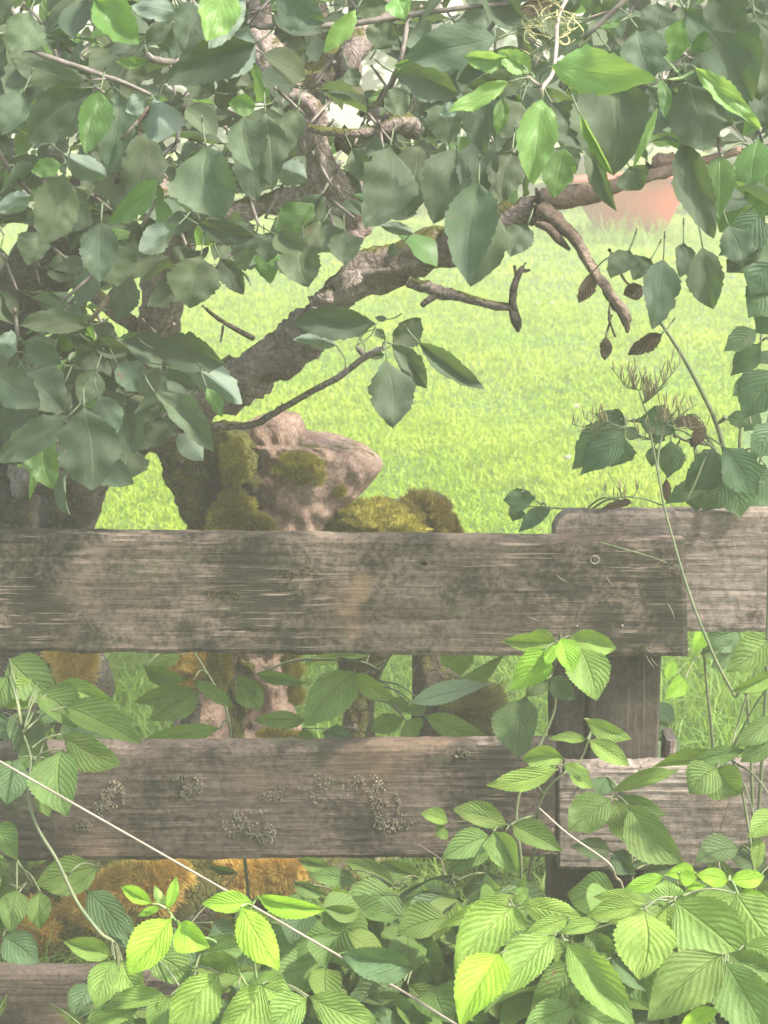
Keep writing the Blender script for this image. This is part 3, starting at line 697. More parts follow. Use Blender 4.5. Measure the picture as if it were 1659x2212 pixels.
branch([Z('F', 55, 100, 2.8), Z('F', 100, 95, 2.8), Z('F', 118, 90, 2.8)], [4, 4, 3], 'bark_dark', 'twig', .5, 7, 13)
branch([(545, -80, 3.2), Z('B', 15, 180, 3.1), Z('B', 110, 360, 3.05), Z('B', 130, 540, 3.0), Z('B', 280, 670, 3.0), Z('B', 380, 800, 3.0), Z('B', 370, 940, 3.0), Z('B', 430, 1120, 3.0), Z('B', 540, 1280, 3.0), Z('B', 620, 1420, 3.0), Z('B', 680, 1530, 3.0)], [30, 27, 29, 27, 25, 25, 28, 32, 36, 34, 26], 'bark_pale', 'branch', .42, 30, 14)
branch([(640, -60, 3.3), (690, 60, 3.25), Z('B', 560, 330, 3.2), Z('B', 420, 500, 3.1), Z('B', 280, 640, 3.02)], [30, 34, 38, 30, 24], 'bark_dark', 'branch', .25, 18, 15)
branch([(870, -40, 3.3), (800, 60, 3.2), Z('B', 620, 360, 3.1), Z('B', 600, 520, 3.1)], [20, 24, 26, 20], 'bark', 'branch', .25, 16, 15)
branch([Z('B', 270, 820, 2.9), Z('B', 480, 850, 2.88), Z('B', 700, 860, 2.88), Z('B', 860, 830, 2.9), Z('B', 960, 790, 2.92), Z('B', 1040, 860, 2.95)], [8, 9, 10, 14, 24, 18], 'bark', 'branch', .25, 14, 16)
branch([Z('B', 700, 700, 2.98), Z('B', 860, 740, 2.96), Z('B', 960, 790, 2.95), Z('B', 1060, 870, 2.95)], [18, 26, 24, 14], 'bark', 'branch', .3, 14, 17)
branch([Z('B', 560, 900, 3.0), Z('B', 680, 930, 2.98), Z('B', 800, 960, 2.98)], [24, 30, 22], 'bark_moss', 'branch', .4, 14, 17)
branch([(343, 320, 3.1), (338, 400, 3.08), (370, 440, 3.05), (450, 455, 3.05), Z('B', 0, 1345, 3.05), Z('B', 200, 1300, 3.04), Z('B', 420, 1260, 3.02)], [16, 26, 30, 20, 22, 20, 20], 'bark_pale', 'branch', .42, 26, 18)
branch([(420, 420, 3.12), (385, 480, 3.15), (367, 553, 3.2), (345, 640, 3.25), (320, 720, 3.3), (280, 830, 3.4), (200, 960, 3.5)], [30, 34, 36, 38, 40, 44, 50], 'bark', 'branch', .34, 28, 19)
branch([Z('B', 160, 1540, 2.95), Z('B', 320, 1540, 2.94), Z('B', 480, 1525, 2.95)], [6, 6, 6], 'bark', 'twig', .2, 9, 19)
branch([(150, 590, 3.3), (190, 625, 3.3), (240, 665, 3.3), (300, 710, 3.3)], [14, 14, 16, 18], 'bark', 'branch', .3, 14, 20)
# thin leafy twigs
branch([Z('D', 1065, 1078, 2.75), Z('D', 1240, 1115, 2.68), Z('D', 1420, 1110, 2.6), Z('E', 0, 1085, 2.5), Z('E', 180, 985, 2.42), Z('E', 500, 810, 2.36), Z('E', 700, 660, 2.32), Z('E', 820, 600, 2.3)], [9, 9, 8, 7.5, 7, 7, 6.5, 6], 'bark', 'twig', .25, 12, 21)
branch([Z('E', 165, 985, 2.42), Z('E', 170, 955, 2.41)], [3, 2.5], 'twig', 'twig', .3, 7, 22)
branch([Z('E', 700, 665, 2.33), Z('E', 670, 610, 2.32), Z('E', 650, 585, 2.32)], [5, 6, 4], 'twig', 'twig', .5, 8, 23)
branch([Z('A', 160, 320, 2.2), Z('A', 560, 450, 2.2), Z('A', 800, 530, 2.2), Z('A', 980, 610, 2.2)], [5, 6, 5, 4], 'twig', 'twig', .2, 8, 24)
branch([Z('A', 540, 525, 2.18), Z('A', 700, 510, 2.2), Z('A', 760, 520, 2.2)], [2.5, 3, 3], 'twig', 'twig', .2, 7, 25)
branch([Z('A', 590, 545, 2.18), Z('A', 680, 605, 2.17)], [4, 4], 'twig', 'twig', .2, 7, 26)
branch([Z('A', 930, 320, 2.1), Z('A', 990, 385, 2.1), Z('A', 1100, 400, 2.12), Z('A', 1380, 385, 2.15)], [4, 8, 7, 4], 'twig', 'twig', .4, 9, 27)
branch([Z('A', 990, 650, 2.05), Z('A', 920, 760, 2.05), Z('A', 780, 910, 2.05)], [3, 5, 2], 'drybranch', 'twig', .3, 8, 28)
branch([Z('A', -60, 900, 2.6), Z('A', 60, 1100, 2.6), Z('A', 200, 1260, 2.6)], [6, 5, 4], 'twig', 'twig', .2, 8, 28)
branch([Z('B', -60, 175, 2.35), Z('B', 500, 160, 2.35), Z('B', 1000, 100, 2.35), Z('B', 1300, 60, 2.35), Z('B', 1700, 10, 2.35)], [7, 6, 6, 5, 5], 'twig', 'twig', .2, 10, 29)
branch([Z('B', 990, 110, 2.33), Z('B', 940, 350, 2.3), Z('B', 900, 480, 2.32), Z('B', 820, 670, 2.4)], [5, 5, 6, 8], 'twig', 'twig', .2, 9, 30)
branch([Z('C', 800, -60, 2.0), Z('C', 680, 50, 2.0), Z('C', 460, 255, 2.0)], [6, 6, 4], 'twig', 'twig', .2, 9, 31)
branch([Z('C', 660, 60, 2.0), Z('C', 480, 122, 2.0)], [2, 2], 'straw', 'twig', .1, 7, 32)
branch([Z('C', 1060, 40, 2.5), Z('C', 930, 260, 2.5)], [9, 8], 'twig', 'twig', .1, 9, 33)
branch([Z('C', 195, 640, 1.82), Z('C', 195, 570, 1.82), Z('C', 260, 480, 1.84), Z('C', 285, 330, 1.86), Z('C', 300, 100, 1.95), Z('C', 420, -120, 2.0)], [4, 6, 4, 4, 4, 5], 'straw', 'twig', .2, 8, 34)
branch([Z('C', 195, 570, 1.82), Z('C', 100, 495, 1.84)], [4, 3], 'straw', 'twig', .1, 7, 34)
branch([Z('C', 960, 518, 1.85), Z('C', 1100, 508, 1.86), Z('C', 1180, 455, 1.86)], [2.5, 4, 3], 'green_stem', 'twig', .1, 7, 35)
branch([Z('C', 1100, 500, 1.87), Z('C', 985, 370, 1.9)], [3, 2], 'green_stem', 'twig', .1, 7, 35)
branch([Z('D', 560, 450, 2.6), Z('D', 670, 310, 2.6), Z('D', 750, 190, 2.6)], [5, 6, 4], 'drybranch', 'twig', .2, 8, 36)
branch([Z('D', 1310, 320, 2.7), Z('D', 1440, 420, 2.7), Z('D', 1640, 535, 2.75)], [3, 5, 6], 'bark_dark', 'twig', .2, 8, 37)
branch([Z('D', 1450, 425, 2.7), Z('D', 1430, 560, 2.7)], [3, 2], 'bark_dark', 'twig', .2, 7, 37)
branch([(1316, 540, 2.6), (1346, 600, 2.55), Z('F', 780, 200, 2.5)], [4, 3, 2], 'bark_dark', 'twig', .2, 7, 38)
for xx, yy, dd in ((300, 60, 2.3), (1500, 100, 2.3), (60, 360, 2.5)): pass

APPLE = """
A 190 80 60 350 250 1.95
A 610 -10 900 290 240 1.9 g
A 1180 90 840 40 140 2.1 f
A 1230 10 1195 345 250 2.0
A 1480 -90 1342 268 250 1.7 y
A 1600 -20 1350 320 150 1.9 f
A 940 290 1115 130 110 2.15
A 1659 280 1070 540 250 2.05
A 960 395 750 395 70 2.1 g
A 560 530 70 380 200 2.25
A 110 590 275 650 110 3.6 y
A 540 60 412 190 130 3.4 y
A 330 60 420 200 80 3.4 y
A 150 600 10 880 200 2.1
A 600 560 180 920 300 2.15
A 650 590 555 1000 200 2.1 g
A 770 590 700 1110 220 2.12
A 990 640 1020 925 250 2.05 f
A 960 650 812 720 130 2.05 f
A 400 990 700 1150 150 2.2 f
A 400 1070 200 1110 120 2.3 g
A 420 1120 300 1580 290 2.1
A 1335 945 1455 1418 400 1.85
A 1570 760 1650 1110 250 2.1
A 1540 930 1659 1310 200 2.2
A 960 850 850 1300 280 2.3
A 1020 1160 700 1450 150 2.1 g
A 655 1440 640 1830 240 2.05
A 1150 1460 900 1630 170 2.15 f
A 200 1270 -40 1370 130 2.3 f
A 1280 1450 1659 1530 150 2.3
A 1659 690 1480 670 130 2.0 g
A 300 110 420 330 200 2.5
A 640 170 820 330 160 2.4
A 60 150 -60 -20 200 2.2
A 0 450 -40 620 200 2.4
A 200 850 90 1010 120 3.3 y
A 60 880 -40 930 110 3.4 y
A 850 410 900 560 180 2.4
A 1400 600 1200 500 200 2.4
A 880 900 780 760 170 2.5
A 560 1300 420 1500 190 2.35
A 240 1500 180 1720 200 2.5
B 1560 250 960 370 280 2.05
B 650 60 440 345 120 1.95 y
B 905 -20 968 125 170 1.9 y
B 130 -60 450 150 250 2.2
B 860 20 650 110 120 2.1
B 890 470 1310 600 230 2.2
B 1659 420 1300 520 220 1.9
B 1640 530 1232 735 120 1.82 y
B 1659 380 1345 365 120 1.85 y
B 1210 400 890 430 120 2.3 g
B 60 730 100 1190 240 2.1
B 270 700 200 980 170 2.2
B 130 1090 330 1160 170 2.3 f
B 870 950 760 1420 340 2.15
B 1060 920 980 1400 300 2.2
B 1300 960 1150 1450 300 2.1
B 1460 900 1400 1330 260 2.1
B 1500 600 1480 1000 210 2.0
B 1600 640 1560 870 100 1.95 g
B 800 1460 1030 1520 80 2.4 f
B 1440 1180 1370 1830 320 2.0
B 430 1440 260 1640 150 2.4
B 120 1500 60 1700 170 2.4
B 1320 690 1190 740 90 2.1 f
B 620 960 760 1180 150 2.5
B 780 320 860 120 200 2.4
B 1000 620 830 700 180 2.3
B 600 440 660 560 110 2.6
B 940 1220 700 1480 240 2.3
B 1180 640 1250 940 240 2.2
C 250 430 935 520 270 1.8 y
C 125 470 -90 330 140 1.85 y
C 90 510 -290 560 170 1.87
C 195 640 135 1200 240 1.8 y
C 645 505 662 1140 480 1.95
C 812 180 925 505 280 1.95
C 1120 120 1020 425 160 2.0 g
C 1120 60 1560 660 380 1.95
C 1330 -60 1450 215 280 1.9
C 1570 110 1610 650 270 1.95
C 1160 350 1275 235 120 1.9 g
C 1190 440 1612 835 130 1.82 y
C 1140 530 1240 980 360 1.95
C 1100 900 1310 1545 230 1.95
C 440 740 665 1150 70 1.9 y
C 960 500 990 765 80 1.85 g
C 945 690 780 1095 55 1.9 y
C 260 670 470 970 260 2.05
C 340 960 270 1280 210 2.3 g
C 500 930 680 1370 120 2.1
C 760 1080 840 1230 210 2.15
C 0 980 -60 1300 230 2.1
C 500 120 760 30 120 2.1
C 940 20 900 220 220 2.2
C 700 140 560 180 90 2.3 g
C 380 160 460 260 140 2.3
C 640 330 820 500 160 2.2
C 880 560 940 720 130 2.1
C 1380 560 1480 760 200 2.1
C 1659 500 1640 820 200 2.1
C 1240 700 1440 800 180 2.15
C 1520 300 1659 100 220 2.2
C 60 660 -60 900 200 2.2
C 270 960 410 1130 170 2.35
D 700 -80 760 200 300 2.2
D 1300 0 1230 340 320 2.2
D 1430 20 1580 250 150 2.5
D 590 450 125 455 160 2.3
D 600 560 850 620 130 2.4
D 990 600 1460 700 240 2.35 
D 1180 680 1570 960 200 2.35 f
D 1340 850 1445 1045 90 2.25 g
D 1000 880 1390 1270 180 2.25
D 440 1040 -20 1340 210 2.15
D 545 980 600 1520 400 2.1
D 290 1180 345 1510 210 2.2 g
D 820 960 880 1290 230 2.4
D 960 960 900 1260 300 2.45
D 820 1230 790 1460 280 2.6
D 110 620 -40 560 170 2.3 f
D -40 760 260 980 260 2.25
D 160 740 420 1010 280 2.3
D 400 700 180 560 160 2.35
D 250 960 -20 1130 210 2.5
D 620 740 520 960 180 2.35
D 760 700 900 880 190 2.35
D 700 600 480 700 200 2.4
D 880 760 1080 900 190 2.4
D 1000 780 1300 880 150 2.45
D 420 820 300 1050 180 2.3
D 640 900 760 1150 190 2.3
D 90 780 -20 960 160 2.3
D 1060 700 1320 620 110 2.4 g
D 600 60 500 330 160 2.5
D 820 100 760 420 190 2.5
D 980 1080 1150 1160 150 2.6
D 250 1270 190 1580 60 2.4 y
E 780 440 235 430 210 2.33
E 520 580 240 540 90 2.36 f
E 645 490 500 470 80 2.38
E 890 570 1070 400 180 2.3
E 880 570 1110 860 150 2.28
E 1055 560 1482 865 140 2.25
E 845 670 890 1112 280 2.2
E 735 660 835 640 60 2.32
E 780 470 825 540 60 2.33
E 850 410 770 400 40 2.36
E 310 -90 345 200 280 2.35
E 570 -160 575 60 200 2.4
E 1440 -400 1385 205 320 2.05
E 60 -60 90 180 170 2.6 g
E 920 -60 850 -20 80 2.5
F 980 20 915 475 230 2.0
F 1235 -60 1305 345 230 1.95
F 1110 -80 1090 140 130 2.1
F 100 -200 -10 10 200 2.3
F 1620 -80 1390 110 170 2.2
F 760 -40 640 150 170 2.3
F 900 20 780 150 150 2.3
F 1400 -200 1500 60 200 2.1
"""
DEADL = """
F 520 105 432 305 100 2.6
F 970 505 745 640 110 2.3
F 610 520 600 680 80 2.70
F 860 205 720 250 110 2.3
C 290 20 40 60 110 2.1
"""
leafcount = [0]
leafrecs = []
def apple_leaves(txt, dd=2.2, kind='apple', matdef='apple', parent=None, lean=.35):
    for i, ln in enumerate(txt.strip().splitlines()):
        t, bx, by, tx, ty, w, d, fl = parse_leaf(ln, dd)
        mat = matdef
        if 'y' in fl: mat = 'apple_lit'
        if 'g' in fl and matdef == 'apple': mat = 'apple_green'
        p0, p1, o = put_leaf(parent or AT, t, bx, by, tx, ty, w, d, kind, mat, (i * 5) % 16, fl, lean, roll=random.uniform(-.35, .35))
        leafcount[0] += 1; leafrecs.append((p0, p1, d))
M['apple_green'] = leaf_mat('mid_green_apple_leaf', (0.075, 0.155, 0.045), (0.20, 0.29, 0.15), (0.24, 0.44, 0.06), 7, 0.5, 0.2, 0.12, 0.45, tw=0.32, bs=.2)
apple_leaves(APPLE); apple_leaves(DEADL, matdef='dead_leaf')

# extra boughs: twigs with rosettes of leaves filling the crown, in and above the view
def inpoly(x, y, poly):
    c = False; j = len(poly) - 1
    for i in range(len(poly)):
        if ((poly[i][1] > y) != (poly[j][1] > y)) and (x < (poly[j][0] - poly[i][0]) * (y - poly[i][1]) / (poly[j][1] - poly[i][1]) + poly[i][0]): c = not c
        j = i
    return c
REG = [([(-260, -200), (1900, -200), (1900, 250), (1500, 330), (1390, 300), (1180, 350), (1130, 430), (1090, 500), (980, 500), (800, 500), (760, 540), (690, 560), (600, 560), (520, 590), (430, 640), (300, 700), (150, 720), (-260, 640)], 760, 2.3, 3.2),
       ([(-260, -200), (1900, -200), (1900, 300), (1500, 330), (1390, 280), (1180, 320), (1110, 400), (800, 400), (620, 420), (300, 470), (-260, 560)], 1050, 3.2, 4.4),
       ([(-260, 560), (130, 560), (200, 700), (330, 700), (440, 740), (490, 830), (440, 900), (300, 960), (200, 1010), (80, 1020), (-260, 1040)], 230, 2.35, 3.1),
       ([(1500, 330), (1900, 300), (1900, 560), (1540, 560)], 45, 2.1, 2.9),
       ([(520, 440), (1000, 440), (1000, 500), (900, 520), (560, 540)], 12, 2.5, 2.8)]
OPEN = [(555, 645, 40, 230), (640, 720, 215, 300), (650, 790, 280, 530), (335, 400, 320, 470), (460, 640, 420, 480), (325, 395, 520, 690), (-50, 150, 500, 700), (1170, 1480, 370, 480), (700, 840, 40, 200), (720, 900, 250, 320), (820, 980, 470, 560)]
fill = []
rf = random.Random(21)
for poly, nclu, d0, d1 in REG:
    xs = [p[0] for p in poly]; ys = [p[1] for p in poly]; k = 0; tries = 0
    while k < nclu / 4.2 and tries < 5000:
        tries += 1
        x = rf.uniform(min(xs), max(xs)); y = rf.uniform(min(ys), max(ys))
        if not inpoly(x, y, poly): continue
        k += 1; d = rf.uniform(d0, d1); c = P(x, y, d)
        up = c + Vector((rf.uniform(-.06, .06), rf.uniform(.0, .08), rf.uniform(.02, .06)))
        for m in range(rf.randint(5, 9)):
            a = rf.uniform(0, 2 * math.pi); L = rf.uniform(.035, .085)
            dr = Vector((math.cos(a), math.sin(a) * .7, rf.uniform(-1.3, .15))).normalized()
            b = c + dr * rf.uniform(.01, .035); e = b + dr * L
            # keep the leaf inside its region of the picture
            v = e - CAM; zf = v.dot(FW); ex = 829.5 + v.x / zf * FPX; ey = 1106 - v.dot(UP) / zf * FPX
            if not inpoly(ex, ey, poly) and rf.random() < .93: continue
            if d < 3.3 and any(a_ < ex < b_ and c_ < ey < d_ for a_, b_, c_, d_ in OPEN) and rf.random() < .97: continue
            fill.append((L / d, b, e, L * rf.uniform(.50, .72), rf.random(), c, up))
fill.sort(key=lambda r: -r[0])
bag = {'apple': Bag(), 'apple_green': Bag()}
pet = Tubes(); tw = Tubes(); done = set()
def free_matrix(b, e, w, r):
    y = (e - b).normalized(); n = Vector((r.uniform(-.6, .6), r.uniform(-1.0, .3), r.uniform(.2, 1))).normalized()
    x = y.cross(n).normalized(); z = x.cross(y); m = Matrix((x, y, z)).transposed().to_4x4() @ Matrix.Diagonal((w, (e - b).length, w, 1)); m.translation = b; return m
nin = max(0, 292 - leafcount[0])
for i, (sz, b, e, w, rr, c, up) in enumerate(fill):
    mt = 'apple_green' if rr < .16 else 'apple'
    m = free_matrix(b, e, w, rf)
    if i < nin:
        o = link_mesh('leaf', leafmesh('apple', mt, i % 16), AT); o.matrix_basis = m
    else: bag[mt].add(m, leafgeo_low('apple', i % 20))
    key = tuple(c)
    if key not in done: done.add(key); tw.add([up, c], [.0035, .002], n=4, sides=6)
    pet.add([c, b], [.0010, .0009], n=2, sides=4)
# crown above and left of the picture: unseen leaves added to shade fence and leaves
def crown_bag(n, box, keep, hole=None):
    r = random.Random(5)
    for i in range(n):
        p = Vector((r.uniform(*box[0]), r.uniform(*box[1]), r.uniform(*box[2])))
        v = p - CAM; zf = v.dot(FW)
        if zf > 0:
            ex = 829.5 + v.x / zf * FPX; ey = 1106 - v.dot(UP) / zf * FPX
            if -60 < ex < 1720 and ey > -60: continue
        if noise.noise(p * 2.2) < keep: continue
        if hole and hole(p): continue
        a = r.uniform(0, 6.28); dr = Vector((math.cos(a), math.sin(a), r.uniform(-.9, .1))).normalized()
        bag['apple'].add(free_matrix(p, p + dr * r.uniform(.06, .1), r.uniform(.04, .06), r), leafgeo_low('apple', i % 12, 4, 1))
def lit_log(p):  # gaps shaped in the unseen crown so sun reaches log, stump and canes
    f = p - SUN * ((p.z - .45) / SUN.z)
    h = p - SUN * ((p.z - .85) / SUN.z)
    return (-.95 < f.x < -.05 and 2.7 < f.y < 3.4 and noise.noise(p * 6) > -.25) or (-.4 < h.x < .15 and 3.0 < h.y < 3.4) or (f.x > -.1 and f.x < .7 and 1.6 < f.y < 2.2 and noise.noise(p * 5) > -.1)
crown_bag(5200, ((-2.2, 2.1), (1.5, 4.6), (1.95, 3.3)), -.05, lit_log)
for k_, b_ in bag.items():
    if b_.V: tag(b_.build('foliage', M[k_], AT), kind='stuff')
tag(tw.build('small_twigs', M['twig'], AT), kind='stuff')
# stalks of the hand-set leaves: to the nearest twig
for p0, p1, d in leafrecs:
    best = min(branchpts, key=lambda q_: (q_ - p0).length)
    ax = (p0 - p1).normalized(); L = (best - p0).length
    if L < .06: pet.add([best, (best + p0) / 2 + ax * .006, p0], [.0013, .0010, .0010], n=6, sides=5)
    else: pet.add([p0 + ax * .022 + Vector((0, .012, .008)), p0 + ax * .012 + Vector((0, .004, .003)), p0], [.0012, .0010, .0010], n=6, sides=5)
M['petiole'] = stem_mat('leaf_stalk', (.06, .09, .035), (.11, .14, .06))
tag(pet.build('leaf_stalks', M['petiole'], AT), kind='stuff')

# ================================================================== RASPBERRY CANES AND OTHER PLANTS IN FRONT OF AND BEHIND THE FENCE
def plant(name, label, cat, group, stems, leaves, d, kind='rasp', mat='rasp', young='rasp_young_lit', green=None, root=None, lean=.5, stemmat='cane', stemw=4.5, rollr=.35):
    """stems: list of [(tile, x, y, d), ...]; the first runs on down into the ground"""
    first = stems[0]
    low = P(*T(first[-1][0], first[-1][1], first[-1][2]), first[-1][3])
    base = Vector((low.x + (root or 0), max(low.y, 1.5) + .04, 0.0))
    e = empty(name, base, label, cat, group)
    tb = Tubes(); pts = []
    for i, s in enumerate(stems):
        p3 = [P(*T(a, x, y), dd) for a, x, y, dd in s]
        if i == 0: p3.append(low.lerp(base, .5) + Vector((.02, 0, .0))); p3.append(base)
        w = stemw / FPX * d
        pts += tb.add(p3, [w * .45, w * .5] + [w * .75] if i else [w * .5, w * .8, w], sides=8, step=.012, rough=.08, seed=i)
    recs = []
    for i, ln in enumerate([l for l in leaves.strip().splitlines() if l.strip()]):
        t, bx, by, tx, ty, w, dd, fl = parse_leaf(ln, d)
        m = mat
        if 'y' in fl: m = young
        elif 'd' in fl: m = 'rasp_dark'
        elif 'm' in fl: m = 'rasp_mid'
        elif 'b' in fl: m = 'dead_leaf'
        p0, p1, o = put_leaf(e, t, bx, by, tx, ty, w, dd, kind, m, (i * 5 + len(label)) % 14, fl, lean, roll=random.uniform(-rollr, rollr))
        recs.append(p0)
    for p0 in recs:
        best = min(pts, key=lambda q_: (q_ - p0).length)
        if (best - p0).length > .004:
            mid = (best + p0) / 2 + Vector((0, 0, min(.012, (best - p0).length * .12)))
            tb.add([best, mid, p0], [.0016, .0012, .0011], n=8, sides=6)
    tb.build('stem', M[stemmat], e)
    return e
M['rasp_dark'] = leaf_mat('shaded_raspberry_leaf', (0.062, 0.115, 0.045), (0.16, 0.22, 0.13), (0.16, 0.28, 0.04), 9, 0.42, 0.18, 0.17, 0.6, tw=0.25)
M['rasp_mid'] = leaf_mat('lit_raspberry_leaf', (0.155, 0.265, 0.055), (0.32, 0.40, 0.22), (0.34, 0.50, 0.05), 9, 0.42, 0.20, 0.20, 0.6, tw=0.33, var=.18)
GR = 'raspberry canes along the fence'
plant('raspberry_cane', 'young raspberry shoot, glowing yellow green, left of centre above the lowest rail', 'raspberry cane', GR,
 [[('J', 1090, 920, 1.86), ('J', 1160, 1010, 1.86), ('J', 1300, 1090, 1.88), ('J', 1420, 1150, 1.9), ('J', 1600, 1420, 1.92), ('K', 0, 1659, 1.95)]],
"""J 985 880 785 768 110 1.86 y
J 1085 920 1142 700 80 1.86 y
J 1070 910 1000 760 70 1.87 yf
J 1110 975 825 1345 270 1.84 y
J 1160 1000 1362 1165 210 1.85 y
J 1040 905 890 960 60 1.87 y""", 1.86, stemmat='green_stem', rollr=.2)
plant('raspberry_cane', 'yellow green raspberry leaf trio beside the young shoot, crossed by the pale stalk', 'raspberry cane', GR,
 [[('K', 10, 830, 1.84), ('K', -40, 950, 1.84), ('K', -20, 1200, 1.88), ('K', 20, 1500, 1.9)]],
"""J 1640 870 1305 880 150 1.84 y
K 0 830 465 920 140 1.84 y
K -100 900 155 1320 250 1.82 y""", 1.84, stemmat='green_stem', rollr=.2)
plant('raspberry_cane', 'raspberry cane tip with bright light green leaves in front of the upper rail', 'raspberry cane', GR,
 [[('I', 300, 850, 2.26), ('I', 290, 950, 2.29), ('I', 250, 1090, 2.31), ('I', 270, 1300, 2.33), ('L', 40, 200, 2.3), ('L', 60, 700, 2.28)]],
"""I 215 890 -10 1155 220 2.24 y
I 300 850 -75 835 140 2.26 m
I 280 830 90 800 110 2.27 m
I 320 815 395 1045 160 2.20 y
I 440 880 550 1225 290 2.24 m
I 370 800 680 885 170 2.27 m
I 300 850 215 1000 90 2.23 y
I 240 1080 412 1215 150 2.3 d
I 230 1090 90 1200 150 2.31 d
I 90 1190 45 1600 300 2.3 d""", 2.26, root=-.05)
plant('raspberry_cane', 'raspberry spray with slim leaves against the dark post between the rails', 'raspberry cane', GR,
 [[('I', 540, 1390, 2.22), ('I', 490, 1490, 2.22), ('I', 440, 1610, 2.22), ('L', 300, 60, 2.2), ('L', 205, 170, 2.2), ('L', 165, 320, 2.21), ('L', 160, 480, 2.22), ('L', 110, 780, 2.25)],
  [('L', 130, 60, 2.18), ('L', 200, 170, 2.2)], [('L', 290, 555, 2.2), ('L', 200, 560, 2.21), ('L', 160, 600, 2.22)], [('K', 1600, 430, 2.16), ('K', 1659, 360, 2.18), ('L', 160, 300, 2.21)]],
"""I 470 1340 775 1470 130 2.2 m
I 485 1475 230 1470 75 2.2 m
I 495 1475 765 1645 140 2.18 m
I 340 1600 60 1600 170 2.18 m
I 330 1640 510 1690 90 2.16 m
L 300 10 -170 110 150 2.16 m
L 380 -20 530 135 120 2.16 m
K 1630 370 1270 265 170 2.12 
K 1250 355 1065 290 110 2.2 m
K 1240 400 1160 440 120 2.2 m
K 1520 440 1200 590 200 2.12 
K 1520 470 1240 690 200 2.14
K 1540 410 1690 700 200 2.1 
L 0 370 328 540 190 2.12 
K 1590 480 1659 640 90 2.2 d""", 2.2)
plant('raspberry_cane', 'raspberry leaves hanging over the lower right rail, casting leaf shadows on it', 'raspberry cane', GR,
 [[('L', 650, 190, 2.24), ('L', 700, 150, 2.26), ('L', 760, 400, 2.3), ('L', 780, 800, 2.3), ('L', 760, 1300, 2.3)]],
"""L 640 200 365 410 270 2.22 
L 660 200 740 490 200 2.24
L 750 240 1120 620 290 2.2 
L 680 190 1000 300 160 2.25 
L 640 150 1090 10 110 2.24 m
L 620 60 560 190 150 2.3 d
L 640 540 380 510 150 2.34 d
L 660 540 800 690 170 2.32 d
L 900 560 700 640 150 2.34 d
L 1100 620 850 680 150 2.32 d""", 2.24, lean=.4)
plant('raspberry_cane', 'pale green drooping raspberry leaves high on the right edge below the upper rail', 'raspberry cane', GR,
 [[('L', 1330, -20, 2.2), ('L', 1420, -60, 2.2), ('L', 1500, 200, 2.22), ('L', 1560, 600, 2.2), ('L', 1580, 900, 2.2)]],
"""L 1330 0 1150 165 260 2.16 
L 1320 0 1495 170 270 2.18 
I 1659 830 1390 1030 240 2.2 
I 1740 1040 1420 1165 120 2.16 m
I 1500 1540 1150 1640 130 2.18 
I 1700 1340 1450 1520 160 2.2 
I 1700 1500 1480 1620 150 2.18
I 1400 1600 900 1659 100 2.2 m
L 1740 290 1520 450 170 2.1 m
L 1600 440 1585 670 100 2.1 m
L 1480 520 1180 620 190 2.25 d
L 1659 640 1400 560 200 2.25 d""", 2.2)
plant('raspberry_cane', 'dark green raspberry leaves and long arching cane at the left edge', 'raspberry cane', GR,
 [[('G', 150, 1430, 2.2), ('G', 200, 1590, 2.16), ('J', 190, 60, 2.14), ('J', 190, 220, 2.12), ('J', 250, 400, 2.1), ('J', 370, 600, 2.08), ('J', 500, 870, 2.06), ('J', 650, 1070, 2.04), ('J', 760, 1190, 2.04), ('J', 770, 1659, 2.04)],
  [('G', 310, 1595, 2.2), ('G', 200, 1590, 2.2)], [('J', 0, 740, 2.2), ('J', 205, 780, 2.2), ('J', 110, 600, 2.18)]],
"""G 60 950 395 1230 300 2.3 
G 380 1110 762 1240 160 2.26 m
G 250 1170 500 1400 260 2.24 
G 430 1260 920 1500 240 2.22 
G 400 1440 790 1640 230 2.18 
G 60 1060 -40 1300 200 2.26 
G 250 1100 30 1270 200 2.28 m
G 20 1300 -80 1500 260 2.26 d
G 260 1300 90 1560 260 2.26 d
G 300 1480 120 1659 200 2.24
J 400 -120 440 320 330 2.14 
J 120 -60 40 240 260 2.2 d
J 260 150 320 320 120 2.16
J 640 640 225 760 270 2.16 
J 110 790 70 1070 200 2.14 
J 260 800 260 1050 170 2.14 
J -60 380 110 600 180 2.2
J 730 1215 410 1125 160 2.0 m
J 745 1240 620 1560 230 1.98 m
J 790 1250 930 1480 230 1.98 m
J 20 1090 250 1270 240 2.1 d
J 20 560 -60 700 200 2.2""", 2.2, stemw=5)
plant('raspberry_cane', 'raspberry spray with drooping ribbed leaf behind the fence, between upper and lower rails', 'raspberry cane', GR,
 [[('H', 885, 890, 2.56), ('H', 810, 1040, 2.56), ('H', 770, 1170, 2.56), ('H', 740, 1350, 2.56), ('H', 705, 1495, 2.56), ('H', 690, 1659, 2.56)],
  [('H', 540, 960, 2.55), ('H', 690, 970, 2.55), ('H', 805, 1030, 2.56)], [('H', 640, 1060, 2.53), ('H', 770, 1165, 2.56)]],
"""H 640 1030 315 1390 280 2.50 
H 640 1045 905 1210 130 2.5 m
H 520 930 310 990 80 2.56 m
H 740 920 500 930 80 2.56
H 0 1050 330 1110 90 2.5
H -70 1080 30 1285 190 2.5
H 320 1350 -20 1350 120 2.5 
H 430 1430 640 1490 130 2.52 d
H 300 1400 360 1520 110 2.54
H 990 1240 1530 1100 140 2.46 f
H 1600 940 1215 1195 110 2.5 
H 1350 900 1330 1060 220 2.54 m
H 960 1340 740 1420 140 2.5 
H 970 1350 1055 1445 190 2.48 
H 1090 1320 1540 1490 160 2.48 
H 1000 1280 850 1230 100 2.52
H 1110 1270 960 1290 90 2.5""", 2.54, lean=.3)
